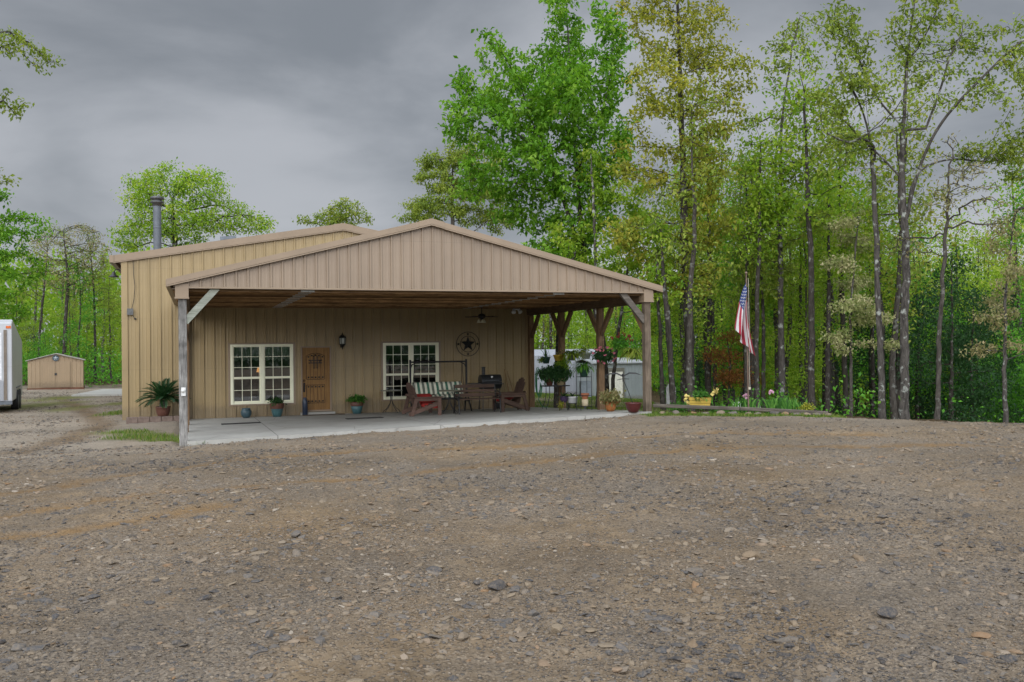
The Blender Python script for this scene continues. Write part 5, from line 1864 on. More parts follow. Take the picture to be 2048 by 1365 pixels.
# ---- Adirondack style seats --------------------------------------------------
def adirondack(name, loc, rz, width, wood, label, cush, backh=.95):
    """Front of the seat faces local +x; width runs along y."""
    t = thing(name, loc, label, 'chair', None, rz)
    w = width / 2
    for s in (-1, 1):
        m = MB(); m.box(.36, .46, s * w - .022, s * w + .022, 0, .52); m.build('leg', wood, t, .003)
        m = MB(); m.bar((-.26, s * w * 1.0, .52), (-.40, s * w, .0), .10, .045, 0, (0, 1, 0)); m.build('leg', wood, t, .003)
        m = MB(); m.bar((-.48, s * (w - .05), .04), (.42, s * (w - .05), .36), .04, .115); m.build('side_rail', wood, t, .003)
        m = MB(); m.box(-.36, .52, s * w - .075, s * w + .055, .52, .55); m.build('arm', wood, t, .006)
        m = MB(); m.bar((-.30, s * w, .47), (.38, s * w, .47), .025, .09); m.build('arm_rail', wood, t, .003)
    for k in range(5):
        m = MB(); x = .40 - k * .115; z = .405 - k * .041
        m.box(x - .05, x + .05, -w + .03, w - .03, z - .012, z + .012); m.build('seat_slat', wood, t, .003)
    n = max(5, int(width / .12))
    for k in range(n):
        y = -w + .07 + (2 * w - .14) * k / (n - 1)
        e = 1 - .18 * abs(2 * k / (n - 1) - 1) ** 2
        m = MB(); m.bar((-.14, y, .24), (-.14 - .24 * e, y, .24 + (backh - .24) * e), .09, .022, 0, (1, 0, .3)); m.build('back_slat', wood, t, .004)
    m = MB(); m.bar((-.33, -w, .56), (-.33, w, .56), .03, .07); m.build('back_rail', wood, t, .003)
    if cush:
        c = cushion(2 * w - .12, .46, .09, 5, 16, 8); q = c.build('seat_cushion', rust_cush, t); q.location = (.16, 0, .395); q.rotation_euler = (0, R(-20), R(90))
    return t
a, b = slab_pt(852, 832)
adirondack('wooden_armchair', H(a, b + .55, slab_z(a, b)), YAW - .02, 1.15, redwood, 'wide reddish wooden slat armchair facing right with a red cushion', True)
a, b = slab_pt(1030, 823)
adirondack('wooden_armchair', H(a, b + .35, slab_z(a, b)), YAW + math.pi + .03, .72, darkwood, 'dark reddish wooden slat armchair facing left at the right end of the wall', True, 1.0)

# ---- park bench from behind --------------------------------------------------
a0_, b0_ = slab_pt(914, 829); a1_, b1_ = slab_pt(1000, 825)
pb = on_slab('garden_bench', (a0_ + a1_) / 2, (b0_ + b1_) / 2 + .1, 'dark wooden slat bench with curly black iron ends seen from behind', 'bench', None, math.pi)
L = 1.22
for s in (-1, 1):
    x = s * (L / 2 + .02)
    m = MB()
    m.tube([(x, -.30, .84), (x, -.24, .60), (x, -.20, .42), (x, .20, .40)], .021, 8)
    m.tube([(x, -.20, .42), (x, -.24, .22), (x, -.34, .0)], .021, 8)
    m.tube([(x, .20, .40), (x, .23, .2), (x, .27, .0)], .021, 8)
    m.tube([(x, -.25, .62), (x, .0, .64), (x, .2, .62), (x, .25, .56), (x, .2, .5), (x, .2, .40)], .017, 8)
    m.tube([(x, -.22, .3), (x, .0, .22), (x, .22, .3)], .014, 8)
    m.tube([(x, -.1, .42), (x, -.02, .52), (x, .08, .52), (x, .10, .46)], .012, 8)
    m.build('end_frame', black_iron, pb)
for k, (z, y, hh) in enumerate(((.79, -.285, .10), (.655, -.255, .075), (.53, -.225, .10))):
    m = MB(); m.box(-L / 2, L / 2, y, y + .022, z - hh / 2, z + hh / 2); m.build('back_slat', darkwood, pb, .004)
for k in range(5):
    y = -.14 + k * .085
    m = MB(); m.box(-L / 2, L / 2, y, y + .065, .415, .437); m.build('seat_slat', redwood if k == 0 else darkwood, pb, .004)

# ---- barrel grill -------------------------------------------------------------
gb = -1.25
ga = ha(979, gb)
gr = on_slab('barrel_grill', ga, gb, 'black barrel charcoal grill with a short chimney behind the bench', 'grill')
black_paint = mat_plain('grill_black', (.022, .023, .025), .45, .1, .3, 10)
zc = hz(979, 764, gb) - slab_z(ga, gb)
Lg = .34
m_ = MB()
n = 18
for s0, s1 in ((0.02, math.pi - .02), (math.pi + .02, 2 * math.pi - .02)):
    poly = [(.235 * math.cos(s0 + (s1 - s0) * k / n), zc + .235 * math.sin(s0 + (s1 - s0) * k / n)) for k in range(n + 1)]
    m_.prism(poly, -Lg, Lg, 0, 'x')
m_.build('barrel', black_paint, gr, .004)
m_ = MB(); m_.tube([(-.22, -.26, zc + .05), (-.22, -.30, zc + .05), (.22, -.30, zc + .05), (.22, -.26, zc + .05)], .011, 8); m_.build('handle', galv, gr)
m_ = MB(); m_.cyl((-.20, .05, zc + .18), (-.20, .05, zc + .46), .055, .055, 14); m_.lathe([(.07, zc + .46), (.075, zc + .48), (.001, zc + .49)], 14, 0, (-.20, .05, 0)); m_.build('chimney', black_paint, gr)
m_ = MB(); m_.cyl((.0, -.2, zc + .15), (.0, -.235, zc + .172), .03, .03, 12); m_.build('thermometer', white, gr)
m_ = MB(); m_.box(-Lg - .36, -Lg - .01, -.18, .18, zc - .06, zc - .03); m_.box(-Lg + .02, Lg - .02, -.46, -.26, zc - .07, zc - .045); m_.build('shelf', black_paint, gr)
for x, y in ((-.28, -.18), (-.28, .18), (.28, -.18), (.28, .18)):
    m_ = MB(); m_.bar((x, y * .8, zc - .16), (x * 1.12, y * 1.2, .0 if x < 0 else .09), .025, .025); m_.build('leg', black_paint, gr)
for y in (-.24, .24):
    m_ = MB(); m_.cyl((.315, y - .02, .11), (.315, y + .02, .11), .11, .11, 18); m_.build('wheel', rubber, gr)

# ---- tools leaning on the wall ------------------------------------------------
for px0, py0, px1, py1, r, lab in ((1009, 739, 1022, 812, .015, 'brown wooden tool handle leaning on the wall near the corner'), (1014, 742, 1034, 808, .012, 'thin light wooden stick leaning on the wall beside the brown handle')):
    a0, a1 = ha(px0, -.1), ha(px1, -.5)
    z0, z1 = slab_z(a1, -.5), hz(px0, py0, -.1)
    m_ = MB(); m_.tube([(a1, -.55, z0), ((a0 + a1) / 2, -.3, (z0 + z1) / 2), (a0, -.07, z1)], [r, r, r * .85], 8)
    q = m_.build('stick', stick_m); q.location = (OX, OY, 0); q.rotation_euler = (0, 0, YAW); tag(q, lab, 'stick')
m_ = MB()
for k in range(3):
    pts = []
    for i in range(33):
        an = 2 * math.pi * i / 32
        pts.append((.09 * math.cos(an) + .02 * k, -.02 * k, 1.0 + .40 * math.sin(an) - .05 * k - (.12 if math.sin(an) < 0 else 0)))
    m_.tube(pts, .014, 7, caps=False)
m_.tube([(.05, 0, .62), (.0, -.05, .3), (.12, -.1, .06), (.3, -.12, .03)], .014, 7)
hs = m_.build('garden_hose', hose_m); hs.location = H(BW + .20, -.32, -.03); hs.rotation_euler = (0, 0, YAW)
tag(hs, 'green garden hose hanging in loops at the right corner post', 'hose')

# ---- sago palm with its brick edging -------------------------------------------
def ground_thing(name, px, py, D, label, cat, group=None, rz=0.0):
    p = at(px, py, D)
    return thing(name, (p.x, p.y, gz(p.x, p.y)), label, cat, group, rz)
sa = ha(325, -.62)
sg = thing('sago_palm', H(sa, -.62, gz(*H(sa, -.62)[:2]) + .10), 'spiky dark green sago palm in a brown pot at the front left wall', 'potted palm', None, YAW)
pot(sg, round_pot(.20, .32), brown_pot)
m_ = MB(); m_.lathe([(.001, .52), (.07, .50), (.10, .40), (.11, .28)], 14); m_.build('stem', bark_dark, sg)
rg = np.random.default_rng(3)
V_, F_, vv_ = [], [], []
o_ = 0
for k in range(46):
    an = k * 2.399; el = .12 + 1.2 * (k / 46) ** .9
    L = .80 * (1 - .12 * (k / 46)) * rg.uniform(.88, 1.1)
    p = np.array([0, 0, .50]); d = np.array([math.cos(an) * math.cos(el), math.sin(an) * math.cos(el), math.sin(el)])
    pts = [p]
    for s in range(14):
        p = p + d * L / 14; d = d + np.array([0, 0, -.075]); d /= np.linalg.norm(d); pts.append(p)
    hue = rg.random()
    for i in range(2, 15):
        t_ax = pts[i] - pts[i - 1]; t_ax /= np.linalg.norm(t_ax)
        sd_ = np.cross(t_ax, (0, 0, 1)); sd_ /= np.linalg.norm(sd_) + 1e-9
        lw = .15 * math.sin(math.pi * (i / 15.5)) ** .7 + .02
        for f in (0, .33, .66):
            b0 = pts[i - 1] * (1 - f) + pts[i] * f
            for s in (-1, 1):
                tip = b0 + (sd_ * s * .8 + t_ax * .75 + np.array([0, 0, .12])) * lw
                mid = (b0 + tip) / 2 + np.array([0, 0, .006])
                wv = t_ax * .0085
                V_ += [b0, mid + wv, tip, mid - wv]; F_.append((o_, o_ + 1, o_ + 2, o_ + 3)); vv_.append(.25 + .5 * hue * rg.random()); o_ += 4
np_mesh('fronds', np.array(V_), np.array(F_), mat_leaf('leaf_sago', [(0, (.008, .030, .010)), (.5, (.018, .062, .016)), (1, (.045, .12, .03))], .25, .4), sg, v=vv_)
brick_m = mat_plain('edging_brick', (.155, .115, .095), .9, 0, .35, 7, .2, .6)
x = 0
for i in range(7):
    px = 263 + i * 23.5
    b = -1.0
    a = ha(px, b)
    if a > LP - .12: break
    m_ = MB(); m_.box(-.155, .155, -.10, .10, -.05, .155)
    q = m_.build('edging_block', brick_m, None, .018)
    w_ = H(a, b)
    q.location = (w_.x, w_.y, gz(w_.x, w_.y) + .0); q.rotation_euler = (random.uniform(-.04, .04), random.uniform(-.04, .04), YAW + random.uniform(-.06, .06))
    tag(q, 'rough brown edging block in the row below the sago palm', 'block', 'edging blocks at the front left wall')

# ---- trailer ---------------------------------------------------------------------
tz = gz(-17.5, 30)
dirx = Vector((-2.3, 4.9, 0)).normalized()
p0 = at(24, 700, 29.5)
trl = thing('cargo_trailer', (p0.x, p0.y, tz), 'white enclosed cargo trailer with a grey lower panel at the left edge', 'trailer', None, math.atan2(dirx.y, dirx.x) - math.pi / 2)
ztop = EYE - un(24, 639)[1] * 29.5 / FPX - tz; zbot = EYE - un(24, 803)[1] * 29.5 / FPX - tz
Lt, Wt = 4.6, 2.3
m_ = MB()
zb = ztop - .62
prof = [(0, zbot), (Lt, zbot), (Lt, zb - .10), (Lt - .25, zb), (.35, ztop), (.0, ztop - .12)]
m_.prism(prof, -Wt, 0, 0, 'x')
body = m_.build('body', mat_panel('trailer_white', (.43, .44, .455), (.30, .28, .25), .35), trl, .03)
m_ = MB(); m_.box(-.24, -.15, -.035, -.002, zbot + .05, ztop - .35); m_.build('corner_trim', mat_plain('bronze_trim', (.17, .14, .11), .4, .5), trl)
m_ = MB(); m_.box(-Wt + .02, -.25, -.028, -.003, zbot + .02, zbot + .68); m_.build('stone_guard', mat_plain('alu_plate', (.33, .34, .36), .35, .7, .15, 40), trl)
m_ = MB(); m_.box(-1.55, -.30, -.022, -.003, zbot + .72, ztop - .45); m_.build('door', mat_plain('white_door', (.62, .63, .65), .4), trl)
m_ = MB(); m_.box(-.48, -.36, -.05, -.022, zbot + 1.28, zbot + 1.36); m_.build('latch', dark_metal, trl)
m_ = MB(); m_.box(-.17, -.03, -.02, .005, ztop - .30, ztop - .22); m_.build('marker_light', mat_plain('amber_lens', (.55, .12, .02), .3), trl)
m_ = MB(); m_.box(-Wt, .0, -.05, .03, zbot - .10, zbot); m_.box(-Wt + .1, -Wt + .2, .1, Lt, zbot - .12, zbot - .001); m_.box(-.2, -.1, .1, Lt, zbot - .12, zbot - .001); m_.build('chassis', galv, trl)
for xx in (-.06, -Wt + .06):
    for yy in (2.0, 2.85):
        m_ = MB(); m_.cyl((xx - .11, yy, .345), (xx + .11, yy, .345), .345, .345, 24); wh = m_.build('wheel', rubber, trl)
        m_ = MB(); m_.cyl((xx - .114, yy, .345), (xx + .114, yy, .345), .18, .18, 16); m_.build('rim', galv, wh)
m_ = MB(); m_.box(-.16, .03, 1.55, 3.3, .76, .80); m_.build('fender', galv, trl)

# ---- tan shed -----------------------------------------------------------------------
tan_shed = mat_panel('shed_sheet', (.29, .21, .128))
ps = at(112, 780, 49)
sz_ = gz(ps.x, ps.y)
sh = thing('garden_shed', (ps.x, ps.y, sz_), 'small tan metal garden shed with double doors at the left', 'shed', None, .43)
Ws, eh, rh, ds = 1.36, 1.58, 1.93, 2.4
m_ = panel_wall(-Ws, Ws, lambda s: .06, lambda s: eh + (rh - eh) * (1 - abs(s) / Ws), .20, 0, lambda s, h, z: (s, -h * .4, z), (), (0,), False); m_.build('front_wall', tan_shed, sh)
m_ = MB(); m_.box(-Ws, -Ws + .02, .001, ds, .06, eh); m_.box(Ws - .02, Ws, .001, ds, .06, eh); m_.prism([(-Ws + .02, .06), (Ws - .02, .06), (Ws - .02, eh), (0, rh), (-Ws + .02, eh)], ds - .02, ds + .003); m_.build('wall', tan_shed, sh)
m_ = MB(); m_.prism([(-Ws - .1, eh - .01), (0, rh + .015), (Ws + .1, eh - .01), (Ws + .1, eh + .03), (0, rh + .06), (-Ws - .1, eh + .03)], -.12, ds + .1); m_.build('roof', mat_plain('shed_roof', (.27, .255, .22), .5), sh)
for s in (-1, 1):
    m_ = MB(); m_.box(min(s * .01, s * .72), max(s * .01, s * .72), -.05, -.02, .12, eh - .05)
    for k in range(6): m_.bar((s * (.06 + k * .12), -.053, .14), (s * (.06 + k * .12), -.053, eh - .07), .02, .008)
    d_ = m_.build('door', tan_shed, sh)
m_ = MB(); m_.box(-.05, .05, -.085, -.05, .78, .9); m_.build('padlock', dark_metal, sh)
m_ = MB(); m_.box(-Ws - .04, Ws + .04, -.06, ds, -.1, .09); m_.build('skid', mat_wood('skid_wood', (.09, .04, .025), (.19, .09, .055), 0), sh)
em = thing('star_emblem', (ps.x + .03, ps.y - .06, sz_ + eh + .14), 'round metal star plaque on the gable of the tan shed', 'wall ornament', None, .43)
m_ = MB(); m_.tube([(.15 * math.cos(k * math.pi / 12), 0, .15 * math.sin(k * math.pi / 12)) for k in range(25)], .012, 6, caps=False); m_.cyl((0, .03, 0), (0, .015, 0), .15, .15, 20); m_.build('disc', mat_plain('plaque_blue', (.10, .13, .15), .5, .4), em)
m_ = MB()
for k in range(5):
    an = math.pi / 2 + k * 2 * math.pi / 5
    for s in (-1, 1):
        bn = an + s * math.pi / 5
        m_.add([(0, -.03, 0), (.13 * math.cos(an), 0, .13 * math.sin(an)), (.05 * math.cos(bn), 0, .05 * math.sin(bn))], [(0, 1, 2) if s < 0 else (0, 2, 1)])
m_.build('star', mat_plain('star_silver', (.36, .40, .42), .4, .6), em)

# ---- pale sheds behind -----------------------------------------------------------------
pale = mat_panel('pale_sheet', (.30, .315, .345), (.22, .235, .25), .45)
pw_ = at(1050, 790, 62)
w1_ = thing('pale_metal_shed', (pw_.x - 1.2, 62, gz(pw_.x + 2, 62) - .25), 'long pale grey-white metal shed with a rounded roof behind the plants', 'shed', None, .10)
x1_ = at(1200, 790, 62).x - pw_.x + 1.2
ht = EYE - un(1060, 712)[1] * 62 / FPX - w1_.location.z
m_ = panel_wall(0, x1_, lambda s: -.6, lambda s: ht, .22, 0, lambda s, h, z: (s, -h, z)); m_.build('front_wall', pale, w1_)
m_ = MB(); arc = [(6 * k / 14, ht + .0 + .42 * math.sin(math.pi * k / 14)) for k in range(15)]
m_.prism([(p[0], p[1]) for p in arc] + [(6, ht - .05), (0, ht - .05)], -.15, x1_ + .1, 0, 'x'); m_.build('roof', pale, w1_)
for e_ in (0.0, x1_ - .05):
    m_ = MB(); m_.box(e_, e_ + .05, .05, 6, -.6, ht - .05); m_.build('side_wall', pale, w1_)
p2 = at(1186, 790, 58)
w2_ = thing('grey_metal_shed', (p2.x, 58, gz(p2.x + 3, 58) - .15), 'grey-green metal shed with a white roll-up door behind the red flowers', 'shed', None, .16)
grey_s = mat_panel('grey_sheet', (.24, .265, .265), (.17, .18, .175), .45)
roof_g = mat_plain('roof_grey', (.28, .29, .30), .5)
x2_ = at(1292, 790, 58).x - p2.x
h2 = EYE - un(1240, 727)[1] * 58 / FPX - w2_.location.z
m_ = panel_wall(0, x2_, lambda s: -.6, lambda s: h2, .22, 0, lambda s, h, z: (s, -h, z)); m_.build('front_wall', grey_s, w2_)
m_ = MB(); m_.prism([(-.15, h2 - .02), (2.5, h2 + .25), (5.2, h2 - .02), (5.2, h2 + .06), (2.5, h2 + .33), (-.15, h2 + .06)], -.1, x2_ + .1, 0, 'x'); m_.build('roof', roof_g, w2_)
for e_ in (0.0, x2_ - .04):
    m_ = MB(); m_.box(e_, e_ + .04, .05, 5, -.6, h2 - .02); m_.build('side_wall', grey_s, w2_)
da = at(1219, 790, 58).x - p2.x; db_ = at(1247, 790, 58).x - p2.x; hd = EYE - un(1232, 744)[1] * 58 / FPX - w2_.location.z
m_ = MB()
for k in range(9):
    z0, z1 = -.1 + (hd + .1) * k / 9, -.1 + (hd + .1) * (k + 1) / 9
    m_.box(da, db_, -.07, -.035, z0 + .012, z1)
m_.box(da, db_, -.05, -.034, -.1, hd)
dr_ = m_.build('roll_door', mat_plain('door_cream', (.60, .58, .50), .5), w2_)
m_ = MB(); m_.box(da - .12, da - .001, -.09, -.03, -.1, hd + .25); m_.box(db_ + .001, db_ + .12, -.09, -.03, -.1, hd + .25); m_.box(da, db_, -.09, -.03, hd + .002, hd + .25); m_.build('door_frame', mat_plain('frame_dark', (.12, .115, .09), .6), w2_)

# ---- plants along the right side of the carport -----------------------------------------
def slab_item(px, py): return slab_pt(px, py)
G2 = 'plants along the right side of the carport'
ta, tb = 12.35, -3.35
ta = ha(1110, tb)
pt = on_slab('plant_table', ta, tb, 'black metal table with scrolled thin legs carrying dark ferns', 'table')
htb = hz(1110, 771, tb) - slab_z(ta, tb)
m_ = MB(); m_.box(-.42, .40, -.20, .20, htb - .03, htb); m_.build('table_top', black_iron, pt)
for sx in (-1, 1):
    for sy in (-1, 1):
        m_ = MB(); x, y = sx * .30, sy * .15
        m_.tube([(x * .85, y, htb - .03), (x * .85, y, htb * .6), (x * 1.05, y, htb * .25), (x * 1.28, y * 1.1, .05), (x * 1.2, y * 1.1, .012)], .012, 7)
        m_.build('leg', black_iron, pt)
for dx_, dia, lab, sd_ in ((-.20, .15, 'dark bushy fern in a pot at the left of the plant table', 11), (.17, .17, 'dark bushy fern in a tan pot at the right of the plant table', 12)):
    f = thing('potted_fern', H(ta + dx_, tb, slab_z(ta, tb) + htb), lab, 'potted plant', G2, YAW)
    pot(f, cone_pot(dia * .6, dia * .85, .24), brown_pot if dx_ < 0 else mat_plain('tan_pot', (.34, .27, .15), .7))
    bush(f, (0, 0, .36), .33, .22, 190, .11, LEAF['dark'], sd_, .6, .4)
    blades(f, (0, 0, .26), 42, .42, .022, LEAF['dark'], sd_ + 30, 1.6)

def hang(name, px, py, a, drop, potm, pr, ph, label, kind, seed):
    b = None
    # find b on the line a = const that lies under the pixel column
    lo, hi_ = -8.6, .2
    for _ in range(50):
        mid = (lo + hi_) / 2
        u = un(px, py)[0]; w_ = H(a, mid)
        if w_.x / w_.y * FPX > u: lo = mid
        else: hi_ = mid
    b = (lo + hi_) / 2
    z = hz(px, py, b)
    t = thing(name, H(a, b, z), label, 'hanging plant', 'hanging plants on the right carport beam', YAW)
    pot(t, cone_pot(pr * .68, pr, ph, .008), potm, 'pot', True, (0, 0, -ph * .5))
    m = MB()
    top = max(3.18 - z, .4)
    for k in range(3):
        an = k * 2 * math.pi / 3
        m.tube([(pr * math.cos(an), pr * math.sin(an), ph * .45), (0, 0, min(top, .62))], .0035, 4)
    m.tube([(0, 0, min(top, .62)), (0, 0, top)], .004, 4)
    m.build('hanger', black_iron, t)
    return t
t_ = hang('hanging_spiky_plant', 1092, 721, 12.93, 0, green_pot, .14, .22, 'hanging dark green pot with stiff spiky leaves left of the second post', 0, 1)
blades(t_, (0, 0, .10), 16, .38, .026, PLANT, 51, .35, .95); bush(t_, (-.15, 0, .02), .16, .10, 30, .06, LEAF['spring'], 52)
t_ = hang('hanging_yellow_pot', 1117, 716, 12.62, 0, yellow_pot, .165, .19, 'bright yellow hanging pot with trailing yellow-green leaves', 0, 1)
bush(t_, (.05, 0, -.20), .17, .15, 60, .07, LEAF['spring'], 53, .8); blades(t_, (-.02, 0, .08), 12, .2, .02, LEAF['tan'], 54, .6)
t_ = hang('hanging_spider_plant', 1143, 715, 12.93, 0, mat_plain('grey_green_pot', (.10, .11, .09), .6), .15, .20, 'bright green arching spider plant hanging between the second and third posts', 0, 1)
blades(t_, (0, 0, .08), 120, .55, .028, LEAF['spring'], 55, 1.9); bush(t_, (-.2, 0, -.2), .14, .22, 40, .06, LEAF['spring'], 56, .8)
t_ = hang('hanging_lacy_plant', 1172, 712, 12.93, 0, mat_plain('pale_green_pot', (.22, .25, .20), .6), .15, .20, 'hanging pale green pot with fine lacy stems just left of the third post', 0, 1)
bush(t_, (-.08, 0, .12), .22, .15, 60, .05, LEAF['oak'], 57); blades(t_, (0, 0, .05), 30, .5, .008, LEAF['oak'], 58, 2.2)
t_ = hang('hanging_pink_flowers', 1206, 712, 12.70, 0, green_pot, .15, .17, 'hanging basket full of pink blossoms right of the third post', 0, 1)
bush(t_, (0, 0, .02), .30, .17, 130, .085, LEAF['dark'], 59, .5)
rg = np.random.default_rng(60)
blossoms(t_, [tuple(p) for p in ellipsoid_pts((0, -.06, .03), (.36, .30, .23), 24, rg, .8)], .030, pink_m, 'blossoms', 61)
t_ = hang('hanging_red_flowers', 1240, 690, 12.93, 0, green_pot, .14, .18, 'hanging basket with dark red blossoms left of the front post', 0, 1)
bush(t_, (0, 0, .04), .22, .20, 110, .08, LEAF['green'], 62, .5)
blossoms(t_, [tuple(p) for p in ellipsoid_pts((0, -.05, .12), (.33, .26, .19), 20, rg, .8)], .030, red_m, 'blossoms', 63)
t_ = hang('hanging_spider_plant', 1267, 713, 12.93, 0, green_pot, .14, .17, 'variegated spider plant hanging close to the right front post', 0, 1)
blades(t_, (0, 0, .06), 130, .56, .026, LEAF['oak'], 64, 2.1); blades(t_, (0, 0, .06), 40, .40, .012, LEAF['pale'], 65, 1.9)
# plant on the tall wire stand
def floor_b(px, a):
    lo, hi_ = -8.6, .2
    for _ in range(50):
        mid = (lo + hi_) / 2
        w_ = H(a, mid)
        if w_.x / w_.y * FPX > un(px, 815)[0]: lo = mid
        else: hi_ = mid
    return (lo + hi_) / 2
sb_ = floor_b(1168, 12.45)
wsd = on_slab('wire_plant_stand', 12.45, sb_, 'tall black wire plant stand beside the third post', 'plant stand')
hs_ = hz(1168, 754, sb_) - slab_z(12.45, sb_)
m_ = MB()
for s in (-1, 1):
    for y in (-.16, .16):
        m_.tube([(s * .17, y, 0), (s * .165, y, hs_ + .16)], .008, 6)
for z in (.12, hs_ * .45, hs_):
    m_.tube([(-.17, -.16, z), (.17, -.16, z), (.17, .16, z), (-.17, .16, z), (-.17, -.16, z)], .008, 6)
    for k in range(5): m_.tube([(-.17 + .085 * k, -.16, z), (-.17 + .085 * k, .16, z)], .005, 5)
m_.build('frame', black_iron, wsd)
f = thing('potted_spider_plant', H(12.45, sb_, slab_z(12.45, sb_) + hs_ + .008), 'grassy green plant in a dark green pot on top of the wire stand', 'potted plant', G2, YAW)
pot(f, cone_pot(.10, .15, .24), green_pot); blades(f, (0, 0, .24), 100, .52, .026, PLANT, 71, 1.9)
f = thing('flower_pot', H(12.47, sb_ - .02, slab_z(12.45, sb_) + .128), 'terracotta pot with a cream base on the lowest shelf of the wire stand', 'pot', None, YAW)
m_ = MB(); m_.lathe([(.001, 0), (.09, 0), (.095, .19), (.001, .19)], 18); m_.build('base', mat_plain('cream_pot', (.50, .42, .28), .7), f)
pot(f, [(.07, .19), (.11, .30), (.125, .32), (.125, .36), (.105, .36), (.10, .32)], terra)
gb_ = floor_b(1145, 12.4)
ss_ = on_slab('low_plant_stand', 12.4, gb_, 'low black wire stand holding a white pot', 'plant stand')
m_ = MB()
for k in range(4):
    an = k * math.pi / 2 + .5; c, s = math.cos(an), math.sin(an)
    m_.tube([(.11 * c, .11 * s, .22), (.14 * c, .14 * s, .10), (.19 * c, .19 * s, 0)], .008, 6)
m_.tube([(.125 * math.cos(k * math.pi / 8), .125 * math.sin(k * math.pi / 8), .2) for k in range(17)], .008, 6, caps=False)
m_.build('frame', black_iron, ss_)
f = thing('white_pot', H(12.4, gb_, slab_z(12.4, gb_) + .208), 'square-sided white pot with a spiky dark plant on the low wire stand', 'potted plant', None, YAW)
pot(f, cone_pot(.125, .155, .19, .008), white_pot); blades(f, (-.02, 0, .17), 26, .36, .02, LEAF['dark'], 73, 1.1)
yb = floor_b(1128, 12.15)
f = on_slab('purple_pot', 12.15, yb, 'round dark purple pot with spiky leaves on a small stand, left of the white pot', 'potted plant')
m_ = MB()
for k in range(4):
    an = k * math.pi / 2 + .2; c, s = math.cos(an), math.sin(an)
    m_.tube([(.10 * c, .10 * s, .24), (.17 * c, .17 * s, 0)], .009, 6)
m_.build('stand', black_iron, f)
pot(f, round_pot(.13, .18), mat_plain('purple_glaze', (.045, .028, .065), .35), 'pot', True, (0, 0, .235)); blades(f, (0, 0, .40), 30, .34, .02, LEAF['dark'], 74, 1.0); bush(f, (-.12, -.08, .18), .09, .12, 26, .05, LEAF['olive'], 75)
ob = floor_b(1221, 12.5)
f = on_slab('orange_pot', 12.5, ob, 'orange-brown glazed pot with a wide pinkish leafy plant on the slab edge', 'potted plant')
pot(f, round_pot(.155, .27), orange_pot); bush(f, (0, 0, .40), .30, .14, 110, .10, LEAF['tan'], 76, .5, .6); bush(f, (0, 0, .34), .24, .12, 50, .08, LEAF['rust'], 77, .5, .5)
m_ = MB()
rb = floor_b(1279, 12.42)
f = on_slab('red_bowl_planter', 12.42, rb, 'dark red bowl planter at the foot of the right front post', 'pot')
pot(f, [(.001, 0), (.09, 0), (.12, .02), (.18, .12), (.205, .23), (.215, .25), (.19, .25), (.17, .16)], mat_plain('dark_red_glaze', (.075, .018, .017), .4))
dg = thing('garden_stake', H(12.42, rb, slab_z(12.42, rb)), 'thin dragonfly garden stake leaning out of the red bowl planter', 'garden ornament', None, YAW)
m_ = MB(); top_ = Vector((-.28, 0, .86)); m_.tube([(0, 0, .2), (-.14, 0, .55), tuple(top_)], .008, 6); m_.build('rod', black_iron, dg)
m_ = MB(); m_.tube([tuple(top_ + Vector((0, 0, -.08))), tuple(top_ + Vector((0, 0, .08)))], [.012, .02], 6); m_.ball(tuple(top_ + Vector((0, 0, .10))), .03)
m_.tube([tuple(top_ + Vector((-.17, 0, -.03))), tuple(top_), tuple(top_ + Vector((.17, 0, -.01)))], .009, 6); m_.build('body', black_iron, dg)
m_ = MB()
for s in (-1, 1):
    m_.leafstrip([tuple(top_ + Vector((0, 0, .06))), tuple(top_ + Vector((s * .18, 0, .14))), tuple(top_ + Vector((s * .36, 0, .13))), tuple(top_ + Vector((s * .55, 0, .07)))], .03, up=(0, 1, 0))
m_.build('wing', dark_metal, dg)
ub = at(1170, 788, 29.2)
eb = thing('utility_box', (ub.x, ub.y, gz(ub.x, ub.y)), 'grey utility box on a post behind the wire plant stand', 'utility box', None, .2)
m_ = MB(); m_.box(-.17, .17, -.08, .08, .42, .92); m_.box(-.18, .18, -.10, -.08, .41, .93); m_.build('box', mat_plain('utility_grey', (.27, .31, .34), .45), eb)
m_ = MB(); m_.box(-.03, .03, -.02, .04, -.2, .42); m_.build('post', galv, eb)

